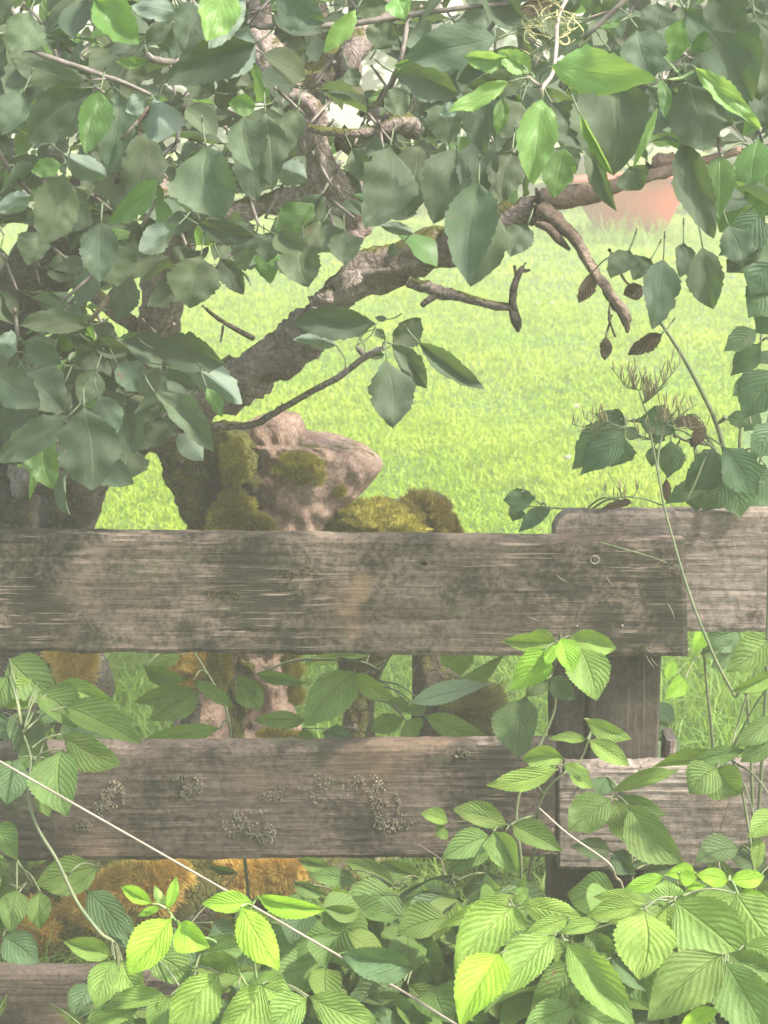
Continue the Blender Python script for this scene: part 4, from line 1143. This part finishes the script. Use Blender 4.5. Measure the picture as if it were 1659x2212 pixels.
plant('raspberry_cane', 'raspberry leaves left of the stump behind the fence, one folded', 'raspberry cane', GR,
 [[('G', 1240, 880, 2.6), ('G', 1400, 1140, 2.58), ('G', 1470, 1290, 2.56), ('G', 1500, 1500, 2.55), ('G', 1500, 1659, 2.55)]],
"""G 1290 1170 965 1350 210 2.5 
G 1270 1150 870 1230 130 2.5 
G 930 1000 1220 1085 110 2.5 
G 1180 930 940 1020 100 2.55
G 1250 1090 1530 1275 100 2.5
G 1430 1400 870 1510 130 2.5 m
G 1150 1520 900 1490 80 2.55 m
G 1540 1060 1659 1200 110 2.5""", 2.56, lean=.3)
plant('raspberry_cane', 'light green crinkled raspberry crown of broad leaves at the bottom right', 'raspberry cane', GR,
 [[('L', 850, 890, 1.9), ('L', 900, 1000, 1.92), ('L', 1000, 1400, 1.96), ('L', 1000, 1659, 2.0)], [('L', 1070, 840, 1.86), ('L', 900, 1000, 1.92)]],
"""L 900 880 525 835 130 1.9 m
L 1000 900 1000 720 230 1.92 m
L 1050 860 1540 1270 460 1.84 m
L 1010 880 1085 1180 300 1.86 m
L 1450 810 1720 1180 380 1.86 m
L 850 920 828 1380 420 1.82 m
L 830 900 470 970 140 1.86 m
L 880 960 620 1000 120 1.88 m
L 470 1070 670 1260 220 1.94 
L 1150 880 1480 820 150 1.9 m""", 1.88, rollr=.2, lean=.6)
plant('raspberry_cane', 'light green ribbed raspberry spray with one yellowing leaf, bottom right of centre', 'raspberry cane', GR,
 [[('L', 300, 1095, 1.8), ('L', 380, 1130, 1.81), ('L', 400, 1400, 1.86), ('L', 390, 1659, 1.9)], [('L', -60, 830, 1.84), ('L', 100, 1000, 1.84), ('L', 380, 1130, 1.81)]],
"""K 1690 820 1180 1035 130 1.82 m
K 1670 900 1285 1345 330 1.8 m
L 60 880 460 960 190 1.84 m
L 0 880 110 775 100 1.85 m
L -20 900 110 1050 130 1.83 m
L 280 1085 -70 1475 300 1.76 m
L 340 1120 800 1690 280 1.76 m
L 370 970 70 1090 130 1.8 m
L 560 1010 300 1080 110 1.8 m
K 1580 1205 1320 1680 340 1.74 y
L 380 1250 120 1580 290 1.88 
L 640 1230 880 1450 160 1.9 d
L 420 1540 60 1720 220 1.84 
L 400 1540 800 1750 240 1.84 """, 1.82, rollr=.2, lean=.6)
plant('raspberry_cane', 'vivid yellow green young leaves topping the lower right clump, below the right rail', 'raspberry cane', GR,
 [[('L', 1130, 690, 1.98), ('L', 1150, 780, 2.0), ('L', 1180, 1100, 2.02), ('L', 1190, 1600, 2.02)], [('L', 1410, 700, 1.98), ('L', 1430, 800, 1.99), ('L', 1180, 1100, 2.02)]],
"""L 985 700 722 785 120 1.96 y
L 1190 680 990 690 120 1.96 y
L 1080 680 1200 720 110 1.95 y
L 1110 750 1265 765 60 1.96 y
L 1405 730 1190 690 130 1.96 y
L 1415 730 1640 700 130 1.96 y
L 1480 790 1700 900 110 1.96 y
L 1280 1160 1350 1240 110 1.92 y
L 1530 1110 1720 1210 150 1.84 y""", 1.98, stemmat='green_stem', rollr=.2)
plant('raspberry_cane', 'large shaded ribbed raspberry leaves in the bottom right corner', 'raspberry cane', GR,
 [[('L', 1380, 1230, 1.76), ('L', 1400, 1300, 1.78), ('L', 1420, 1659, 1.85)]],
"""L 1360 1210 880 1640 400 1.74 
L 1380 1260 1640 1720 380 1.74 
L 1400 1200 1720 1340 220 1.78 
L 1340 1560 1080 1700 130 1.78 y
L 1500 1150 1740 1250 200 1.8 m""", 1.76, rollr=.2)
plant('raspberry_cane', 'bright green raspberry leaves massed at the bottom left corner over the lowest rail', 'raspberry cane', GR,
 [[('J', 1240, 1300, 1.84), ('J', 1250, 1500, 1.86), ('J', 1250, 1659, 1.88)], [('K', 100, 1400, 1.82), ('J', 1500, 1560, 1.85), ('J', 1250, 1659, 1.88)]],
"""J 950 1190 1260 1390 250 1.92 
J 1100 1490 655 1570 140 1.84 m
J 900 1560 540 1690 160 1.84 m
J 1420 1330 1090 1720 330 1.82 m
J 1100 1480 960 1700 200 1.83 m
J 1240 1270 1500 1450 200 1.9 m
J 1300 1200 1640 1130 200 1.9 
J 1700 1400 1420 1700 300 1.8 m
J 1560 1350 1250 1260 260 1.88 
K 340 1480 790 1640 260 1.8 m
K -20 1390 240 1480 200 1.82 m
K 330 1490 40 1690 260 1.8 m
J 1150 1480 1040 1659 150 1.84 m
J 680 1590 560 1690 110 1.9""", 1.84, lean=.6)
plant('raspberry_cane', 'mid green raspberry leaves hiding the bottom rail, centre of the photo', 'raspberry cane', GR,
 [[('K', 900, 780, 2.2), ('K', 800, 1000, 2.16), ('K', 700, 1400, 2.12), ('K', 700, 1659, 2.1)], [('K', 1270, 740, 2.2), ('K', 1000, 1100, 2.15), ('K', 700, 1400, 2.12)]],
"""K 515 670 265 590 100 2.3 
K 660 730 335 690 140 2.28 
K 905 750 570 600 140 2.26 
K 1080 720 800 610 150 2.28 
K 1000 780 1090 700 110 2.26
K 240 740 470 830 100 2.2 
K 930 830 540 900 240 2.18 
K 1280 690 850 890 120 2.22 d
K 1290 760 1000 970 180 2.18 
K 1600 710 1290 890 220 2.24 d
K 1040 830 960 1120 140 2.12 m
K 1140 975 1020 1140 140 2.12 m
K 840 890 830 1080 150 2.16 
K 780 1070 1040 1240 120 2.1 m
K 1050 1260 1240 1440 130 2.0 
K 340 1050 640 1170 150 2.14 
K 150 1230 570 1190 150 2.04 m
K 570 1290 470 1460 150 2.1 d
K 600 930 260 1000 180 2.25 
K 700 1000 620 1180 200 2.2
K 1200 900 1060 1100 170 2.2 d
K 1300 1150 1120 1330 170 2.1
K 240 1120 160 1290 180 2.1
K 500 980 300 1100 140 2.2 d
K 1100 760 900 900 150 2.25""", 2.2)
plant('raspberry_cane', 'blue green shaded raspberry leaves low in the centre, above the end of the pale stalk', 'raspberry cane', GR,
 [[('K', 1020, 1300, 1.98), ('K', 1060, 1500, 2.0), ('K', 1050, 1659, 2.0)], [('K', 760, 1440, 1.96), ('K', 1060, 1500, 2.0)]],
"""K 1030 1290 540 1210 240 1.82 d
K 960 1380 600 1480 260 1.94 d
K 720 1480 1120 1700 280 1.92 d
K 980 1400 1270 1590 220 1.95 
K 1240 1440 1180 1690 180 1.98 d
K 1180 1340 1250 1520 140 1.99 d
K 640 1620 500 1700 120 1.9 m""", 1.98)
plant('raspberry_cane', 'dark blue green leaf pair behind the yellow green shoot at lower left', 'raspberry cane', GR,
 [[('J', 800, 1160, 2.2), ('J', 790, 1400, 2.2)], [('J', 540, 780, 2.22), ('J', 660, 900, 2.22), ('J', 800, 1160, 2.2)]],
"""J 560 790 850 1120 230 2.18 d
J 780 940 840 1180 200 2.18 d
J 1130 1040 1290 1260 250 2.1 d
J 1380 1000 1520 1120 180 2.1 d
J 1560 1130 1659 1290 150 2.1 d
J 600 1400 470 1640 220 2.14 d
J 640 1500 560 1659 160 2.12 d
J 1540 680 1350 640 60 2.5 """, 2.2)
plant('raspberry_cane', 'sunlit raspberry leaves behind the right rails, in the gap right of the post', 'raspberry cane', GR,
 [[('I', 1230, 770, 2.9), ('I', 1260, 1100, 2.9), ('I', 1300, 1500, 2.9)]],
"""I 1230 760 1170 910 110 2.8 y
I 1120 1080 990 1210 130 2.8 y
I 1060 960 1000 1100 80 2.85 y
I 1480 770 1230 850 200 2.85 d
I 1500 840 1290 1010 180 2.85 d
I 1380 900 1220 920 120 2.9 d""", 2.9)
# filler of leaves among and behind the canes
ug = Bag(); ugd = Bag(); rf = random.Random(77)
def ok_pix(p, bands):
    v = p - CAM; zf = v.dot(FW); x = 829.5 + v.x / zf * FPX; y = 1106 - v.dot(UP) / zf * FPX
    return any(a < x < b and c < y < d for a, b, c, d in bands)
BANDS = [(190, 520, 2180, 2500), (500, 980, 1940, 2500), (960, 2000, 1900, 2500), (-400, 40, 1860, 2060)]
NOB = [(-60, 660, 1840, 2110)]
k = 0
while k < 620:
    c = Vector((rf.uniform(-.75, .75), rf.uniform(1.95, 2.34), rf.uniform(.10, .55)))
    if not ok_pix(c, BANDS): continue
    k += 1
    for m in range(3):
        a = rf.uniform(0, 6.28) if m else rf.uniform(4, 5.4)
        dr = Vector((math.cos(a), math.sin(a), rf.uniform(-.8, .1))).normalized(); L = rf.uniform(.05, .085)
        e = c + dr * (L + .01)
        if not ok_pix(e, BANDS): continue
        (ug if rf.random() < .85 else ugd).add(free_matrix(c + dr * .01, e, L * .7, rf), leafgeo_low('rasp', rf.randrange(10), 12, 3))
for i in range(260):                       # behind the fence, low down and at the sides
    x = rf.choice((rf.uniform(-1.4, -.35), rf.uniform(.25, 1.5))); y = rf.uniform(2.6, 3.1)
    c = Vector((x, y, rf.uniform(.05, .30) if rf.random() < .8 else rf.uniform(.3, .42)))
    if ok_pix(c, [(-60, 660, 1840, 2110), (330, 1110, 1380, 1640)]): continue
    for m in range(3):
        a = rf.uniform(0, 6.28); dr = Vector((math.cos(a), math.sin(a), rf.uniform(-.6, .2))).normalized(); L = rf.uniform(.04, .08)
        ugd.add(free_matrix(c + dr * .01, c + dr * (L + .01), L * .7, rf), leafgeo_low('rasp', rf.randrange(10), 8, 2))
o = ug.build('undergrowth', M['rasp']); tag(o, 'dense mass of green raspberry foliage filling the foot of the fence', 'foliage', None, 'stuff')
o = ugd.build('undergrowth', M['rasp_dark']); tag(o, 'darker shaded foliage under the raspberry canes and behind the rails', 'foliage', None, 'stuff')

# shrub at the right edge
SH = 'leafy shoots at the right edge'
plant('shrub_shoot', 'arching bare stem at right with dark leaves at its foot and a withered curl', 'shrub', SH,
 [[('F', 940, 395, 2.5), ('F', 1100, 640, 2.5), ('F', 1240, 900, 2.5), ('F', 1330, 1100, 2.5), ('F', 1375, 1260, 2.5), ('F', 1430, 1500, 2.52), ('I', 1560, 100, 2.56), ('I', 1800, 500, 2.6)],
  [('F', 1140, 1030, 2.46), ('F', 1200, 1080, 2.47), ('F', 1290, 1220, 2.48), ('F', 1375, 1380, 2.5)], [('F', 1060, 1165, 2.46), ('F', 1150, 1200, 2.46), ('F', 1290, 1220, 2.48)],
  [('F', 740, 1070, 2.44), ('F', 830, 1070, 2.44), ('F', 1000, 1120, 2.44), ('F', 1060, 1165, 2.46)], [('F', 1330, 1090, 2.5), ('F', 1385, 1045, 2.48)]],
"""F 700 1065 388 1385 250 2.4
F 735 1120 438 1418 200 2.39
F 700 1150 640 1370 200 2.43
F 735 1095 530 1020 130 2.42
F 730 1060 600 1020 110 2.41
F 740 1110 830 1180 90 2.42
F 830 1050 1060 1150 200 2.43
F 900 1130 990 1200 120 2.43
F 1030 1190 1010 1440 180 2.44
F 920 1230 905 1370 90 2.45
F 1000 1440 1000 1600 60 2.45 b
F 1310 1250 1110 1530 240 2.4
F 1250 1480 990 1610 130 2.42
F 1200 1500 1195 1659 160 2.43
F 1370 1235 1590 1550 260 2.38
F 1390 1380 1230 1659 260 2.44
F 1380 1400 1480 1700 260 2.44
F 1240 1080 1180 1250 90 2.42 b
F 1130 1040 1060 1120 80 2.42 b
F 1120 1035 1230 1120 90 2.42 b
F 1180 1180 1160 1240 60 2.42 b""", 2.44, kind='cherry', mat='shrub', stemmat='cane', stemw=8, lean=.25)
plant('shrub_shoot', 'dark leafy shoot at the right edge above the upper right rail', 'shrub', SH,
 [[('F', 1740, 500, 2.6), ('F', 1610, 560, 2.6), ('F', 1530, 780, 2.6), ('F', 1500, 1000, 2.6), ('F', 1475, 1240, 2.6), ('F', 1520, 1600, 2.6), ('I', 1800, 400, 2.6)],
  [('F', 1680, 950, 2.6), ('F', 1640, 1150, 2.6), ('F', 1600, 1350, 2.6), ('F', 1475, 1600, 2.6)]],
"""F 1590 480 1370 620 150 2.5
F 1615 570 1415 775 160 2.5
F 1560 750 1425 910 120 2.5
F 1700 740 1490 1060 290 2.45
F 1700 620 1590 700 90 2.5
F 1550 1085 1380 1050 110 2.5
F 1700 1090 1540 1310 220 2.5
F 1640 1350 1560 1500 160 2.5
F 1700 1380 1500 1620 260 2.5
F 1600 1000 1500 1140 110 2.55""", 2.55, kind='cherry', mat='shrub', lean=.25)
plant('shrub_shoot', 'dense dark foliage shoot in the upper right above the dark leaves', 'shrub', SH,
 [[('F', 1700, -200, 2.3), ('F', 1660, 60, 2.3), ('F', 1640, 300, 2.3), ('F', 1680, 700, 2.35)], [('C', 1560, 900, 2.2), ('C', 1620, 1100, 2.2), ('F', 1640, 60, 2.3)]],
"""F 1720 20 1540 260 300 2.25
F 1740 180 1530 400 280 2.25
F 1740 350 1580 500 220 2.25
F 1560 -60 1400 110 150 2.3
F 1600 -20 1700 200 260 2.28
C 1350 1000 1345 1425 210 2.1 y
C 1600 900 1545 1240 230 2.15 y
C 1690 950 1620 1430 240 2.15 y
C 1620 1380 1340 1659 240 2.2
C 1480 1450 1600 1659 240 2.2
C 1700 1450 1500 1690 240 2.2""", 2.25, kind='cherry', mat='shrub', young='apple_green', lean=.3)
plant('shrub_shoot', 'small sprig with curled dark leaves above the left end of the upper right rail', 'shrub', SH,
 [[('F', 60, 1618, 2.5), ('F', 300, 1635, 2.5), ('F', 430, 1645, 2.5), ('I', 560, 60, 2.52), ('I', 700, 300, 2.6)], [('F', 140, 1575, 2.5), ('F', 190, 1610, 2.5)]],
"""F 150 1570 -60 1580 150 2.46
F 60 1530 -40 1600 100 2.45
F 30 1620 0 1720 110 2.48
I 230 -20 40 135 110 2.46
F 250 1640 100 1690 80 2.48
F 780 1600 570 1640 50 2.42 b
F 700 1590 780 1600 40 2.42 b""", 2.5, kind='cherry', mat='shrub', stemw=3, lean=.2)

# ------------------------------------------------------------------ dry seed plant
sp = empty('seed_stalk', P(1580, 1640, 2.3), 'spindly dry weed with brown upright seed pods leaning across the rails at right', 'weed')
tb = Tubes()
main = [('F', 820, 870, 2.34), ('F', 850, 960, 2.34), ('F', 880, 1060, 2.34), ('F', 905, 1190, 2.33), ('F', 945, 1400, 2.32), ('F', 990, 1640, 2.31), ('I', 1050, 200, 2.3), ('I', 1120, 440, 2.28), ('I', 1215, 710, 2.26), ('I', 1330, 980, 2.25), ('I', 1440, 1190, 2.25), ('I', 1540, 1420, 2.25)]
mp = [P(*T(a, x, y), d) for a, x, y, d in main]; base = Vector((mp[-1].x + .05, 2.26, 0))
tb.add(mp + [base], [.0008, .0009, .0011, .0013, .0014, .0015, .0017, .0018, .0019, .002, .002, .002, .002], sides=7, step=.012)
tb.add([P(*T('F', 985, 1080), 2.34), P(*T('F', 970, 1170), 2.34), P(*T('F', 945, 1300), 2.33), P(*T('F', 950, 1420), 2.32)], [.0012, .002], sides=6, n=14)
tb.add([P(*T('F', 620, 1080), 2.34), P(*T('F', 740, 1120), 2.34), P(*T('F', 830, 1165), 2.34), P(*T('F', 910, 1190), 2.33)], [.0009, .0014], sides=5, n=12)
tb.add([P(*T('F', 740, 1560), 2.34), P(*T('F', 860, 1575), 2.34), P(*T('F', 985, 1620), 2.31)], [.0009, .0014], sides=5, n=10)
tb.add([P(*T('F', 1265, 1270), 2.3), P(*T('F', 1200, 1440), 2.3), P(*T('F', 1130, 1590), 2.3)], [.0012, .0012], sides=5, n=10)
tb.add([P(*T('I', 1060, 355), 2.3), P(*T('I', 880, 285), 2.34), P(*T('I', 600, 205), 2.36), P(*T('I', 560, 200), 2.37)], [.0012, .0010], sides=5, n=14)
pods = Tubes(); rp = random.Random(3)
def spray(o, ends, npod, L0):
    for ex, ey in ends:
        a = P(*T('F', *o), 2.34); b = P(*T('F', ex, ey), 2.34 + rp.uniform(-.03, .03)); mid = (a + b) / 2 + Vector((rp.uniform(-.006, .006), 0, -.006))
        cl = tb.add([a, mid, b], [.0008, .0006], sides=5, n=10)
        for j in range(npod):
            p = cl[rp.randrange(2, 11)]; up = Vector((rp.uniform(-.35, .35), rp.uniform(-.3, .3), 1)).normalized(); L = rp.uniform(.6, 1.2) * L0
            s = p + up * .003; pods.add([p, s, s + up * L * .5, s + up * L], [.0004, .0007, .0009, .0003], n=6, sides=5)
spray((820, 870), [(640, 720), (700, 760), (740, 700), (780, 780), (800, 740), (850, 770)], 5, .016)
spray((850, 960), [(870, 780), (900, 760), (930, 830), (960, 780), (1000, 830), (1050, 750), (1090, 690), (1030, 690)], 5, .017)
spray((985, 1080), [(960, 960), (1000, 950), (1040, 980), (1090, 970), (1150, 980), (1200, 960), (1260, 1100)], 5, .016)
spray((620, 1080), [(470, 1050), (500, 1000), (540, 980), (430, 1140), (390, 1090), (580, 1010)], 4, .013)
spray((740, 1560), [(620, 1400), (680, 1560), (820, 1490), (590, 1510), (700, 1500)], 3, .013)
spray((900, 1190), [(800, 1120), (860, 1060), (940, 1040)], 4, .012)
tb.build('stem', M['cane'], sp); tag(pods.build('seed_pods', M['pod'], sp), kind='stuff')

# ------------------------------------------------------------------ pale straight stalk and small dry stems
def stalk(name, label, cat, pts, r, mat='straw', rough=.1):
    t = Tubes(); t.add([P(x, y, d) for x, y, d in pts], r, sides=9, step=.02, rough=rough)
    o = t.build(name, M[mat]); tag(o, label, cat); return o
stalk('dry_stalk', 'long straight pale stalk slanting down from the left edge across the lower left rail', 'stalk', [(-300, 1472, 2.06), (0, 1645, 2.02), (490, 1925, 1.94), (710, 2052, 1.89), (860, 2136, 1.88), (985, 2213, 1.80), (1200, 2340, 1.75)], [.0013, .0014, .0014, .0015, .0015], rough=.05)
stalk('dry_stalk', 'thin brown dry stem bent across the left end of the lower right rail', 'stalk', [(1153, 1735, 2.05), (1225, 1800, 2.04), (1312, 1862, 2.04), (1330, 1895, 2.05), (1346, 1925, 2.08), (1370, 2100, 2.15), (1375, 2400, 2.2)], [.0010, .0016, .0018])
stalk('dry_sprig', 'tiny brown sprig below the lower left rail near its right end', 'stalk', [(893, 1817, 2.3), (925, 1838, 2.3), (955, 1862, 2.3), (960, 1920, 2.3), (965, 2120, 2.3)], [.0008, .0012])
stalk('dry_sprig', 'pink brown wisp in front of the lower right rail near the right edge', 'stalk', [(1585, 1705, 2.3), (1565, 1765, 2.32), (1550, 1820, 2.34), (1555, 1900, 2.3), (1560, 2300, 2.3)], [.0006, .0012])
yp = empty('seedling', P(735, 1990, 2.1), 'small seedling with pale yellow leaflets in the centre among darker leaves', 'plant')
t = Tubes(); t.add([P(733, 1935, 2.08), P(722, 1960, 2.08), P(712, 2000, 2.1), P(712, 2200, 2.15)], [.0008, .0013], sides=6, n=12); t.build('stem', M['green_stem'], yp)
for i, (x0, y0, x1, y1) in enumerate([(733, 1935, 718, 1918), (733, 1933, 752, 1925), (733, 1937, 745, 1945), (731, 1930, 728, 1912), (730, 1938, 716, 1932)]):
    put_leaf(yp, 'Z', x0, y0, x1, y1, 11, 2.07, 'long', 'rasp_young_lit', i, '')

# small white clover heads in the lawn
dz = Tubes(); rc = random.Random(12)
for (x, y) in [(1192, 656), (1245, 880), (1160, 655), (1225, 990)]:
    yy = (1106 - y) / FPX; dirv = FW + UP * yy + Vector(((x - 829.5) / FPX, 0, 0)); t_ = -(CAM.z - .05) / dirv.z; p = CAM + dirv * t_
    for k in range(7):
        a = k * .9; q_ = p + Vector((math.cos(a) * .006, math.sin(a) * .006, rc.uniform(-.003, .004)))
        dz.add([q_, q_ + Vector((math.cos(a) * .006, math.sin(a) * .006, .010))], [.004, .002], n=3, sides=5)
o = dz.build('clover_flowers', stem_mat('clover_white', (.30, .27, .20), (.40, .37, .28), 90)); tag(o, 'few tiny pale clover heads dotted in the lawn', 'flowers', None, 'stuff')
M['twig_pale'] = stem_mat('pale_bits', (.16, .13, .10), (.27, .22, .17), 60)
bits = Tubes()
for (x, y, dx, dy) in [(1245, 1176, 12, 18), (1240, 1176, -6, 16), (1450, 1165, 22, -20), (1488, 1180, 20, -6), (1560, 1115, 8, 16), (1530, 1120, 6, 14), (1392, 1410, 22, 34), (1395, 1400, 14, 12), (1405, 1418, 20, 22), (1440, 1300, 18, 40), (1630, 1250, 10, 8), (1200, 1240, 26, 18), (1135, 1330, 30, 12), (1585, 1160, 6, 30), (1430, 1120, -6, 20), (1655, 1290, 6, 8), (1310, 1245, 16, 22)]:
    d_ = D0 - .004 if y > 1168 and x < 1482 else D0 + .034
    a = P(x, y, d_); b = P(x + dx, y + dy, d_ - .003); bits.add([a, (a + b) / 2 + Vector((rc.uniform(-.002, .002), -.002, rc.uniform(-.002, .002))), b], [.0005, .0006, .0003], n=6, sides=5)
tag(bits.build('dry_bits', M['twig_pale'], fence), kind='stuff')

# ------------------------------------------------------------------ fern
fern = empty('fern', P(150, 2300, 2.1), 'small fern fronds poking up at the bottom left in front of the lowest rail', 'fern')
t = Tubes(); fb = Bag()
for (pts, wl) in [([(250, 2300), (190, 2230), (145, 2190), (106, 2166)], 26), ([(300, 2330), (210, 2270), (140, 2225), (95, 2215)], 30), ([(330, 2300), (250, 2240), (215, 2190), (200, 2150)], 22), ([(-60, 2260), (-20, 2200), (5, 2170), (14, 2150)], 20), ([(560, 2330), (500, 2280), (460, 2240), (440, 2200)], 24)]:
    cl = t.add([P(x, y, 2.02) for x, y in pts], [.0016, .0005], sides=6, n=26)
    for i in range(3, 26):
        u = i / 26; L = px2m(wl, 2.02) * (1 - u) ** .7 * 1.15; tng = (cl[i + 1 if i < 26 else i] - cl[i - 1]).normalized()
        for s in (-1, 1):
            side = tng.cross(Vector((0, -1, .3))).normalized() * s; e = cl[i] + (side + tng * .5).normalized() * L + Vector((0, -.004, 0))
            m = leaf_matrix(cl[i], e, L * .34, .1 * s); fb.add(m, leafgeo_low('long', 3, 6, 1))
t.build('stem', M['green_stem'], fern); tag(fb.build('frond_leaflets', M['rasp_mid'], fern), kind='stuff')

# withered curled blossom remains above the bright apple spray
wc = Tubes(); c = P(*T('C', 250, 180), 1.95); rw = random.Random(8)
for i in range(30):
    a = c + Vector((rw.gauss(0, .012), rw.gauss(0, .010), rw.gauss(0, .013))); v = Vector((rw.gauss(0, 1), rw.gauss(0, 1), rw.gauss(0, 1))).normalized(); v2 = Vector((rw.gauss(0, 1), rw.gauss(0, 1), rw.gauss(0, 1))).normalized()
    wc.add([a, a + v * .012, a + v * .018 + v2 * .012, a + v * .008 + v2 * .022], [.0006, .0008, .0004], n=8, sides=4)
tag(wc.build('withered_blossom', stem_mat('withered_yellow', (.28, .26, .10), (.45, .42, .2)), AT), kind='stuff')

# ------------------------------------------------------------------ bushes and trees beyond the lawn
for i, (x, y, rx, rz, lab, mt) in enumerate([(-9, 24, 3.2, 3.6, 'big rounded bush at the far left beyond the lawn', 'shrub'), (-4.4, 20, 2.8, 2.8, 'lighter green bush left of centre beyond the lawn', 'rasp'), (.5, 19.5, 3.2, 2.4, 'broad green bush in the centre beyond the lawn', 'shrub'), (5.2, 18.6, 2.6, 2.6, 'dark bush behind the red tub', 'shrub'), (9.5, 24, 3.4, 3.8, 'tall leafy tree at the far right beyond the lawn', 'rasp'), (-14, 22, 3.2, 4.0, 'tree outside left beyond the lawn', 'shrub'), (14.5, 23, 3.2, 4.2, 'tree outside right beyond the lawn', 'shrub')]):
    e = empty('bush', Vector((x, y, 0)), lab, 'bush', 'bushes beyond the lawn'); r = random.Random(i)
    t = Tubes(); t.add([Vector((x, y, 0)), Vector((x + .1, y, rz * .5)), Vector((x, y + .1, rz))], [.12, .03], sides=8, n=8); t.build('trunk', M['bark_dark'], e)
    bb = Bag()
    for k in range(2600):
        v = Vector((r.gauss(0, 1), r.gauss(0, 1), r.gauss(0, 1))).normalized() * r.uniform(.6, 1.0) ** .5
        p = Vector((x + v.x * rx, y + v.y * rx * .6, rz * .62 + v.z * rz * .66))
        if p.z < .05 or noise.noise(p * .9) < -.16: continue
        a = r.uniform(0, 6.28); dr = Vector((math.cos(a), math.sin(a), r.uniform(-.8, .3))).normalized()
        bb.add(free_matrix(p, p + dr * r.uniform(.16, .3), r.uniform(.10, .2), r), leafgeo_low('apple', k % 8, 3, 1))
    tag(bb.build('crown', M[mt], e), kind='stuff')

# ------------------------------------------------------------------ haze: one closed box, added for the veil in the lens
bm = bmesh.new(); bmesh.ops.create_cube(bm, size=1); me = bpy.data.meshes.new('haze'); bm.to_mesh(me); bm.free()
hz = bpy.data.objects.new('haze', me); COL.objects.link(hz); hz.scale = (60, 60, 7.2); hz.location = (0, 18, 2.5)
tag(hz, 'pale even haze volume standing in for the lens veil', None, None, 'stuff')
hm = bpy.data.materials.new('haze'); hm.use_nodes = True; nt = hm.node_tree; nt.nodes.clear()
on = nt.nodes.new('ShaderNodeOutputMaterial'); pv = nt.nodes.new('ShaderNodeVolumePrincipled')
pv.inputs['Color'].default_value = (0.95, 0.90, 0.72, 1); pv.inputs['Density'].default_value = HAZE; pv.inputs['Anisotropy'].default_value = 0.0
nt.links.new(pv.outputs[0], on.inputs['Volume']); me.materials.append(hm)
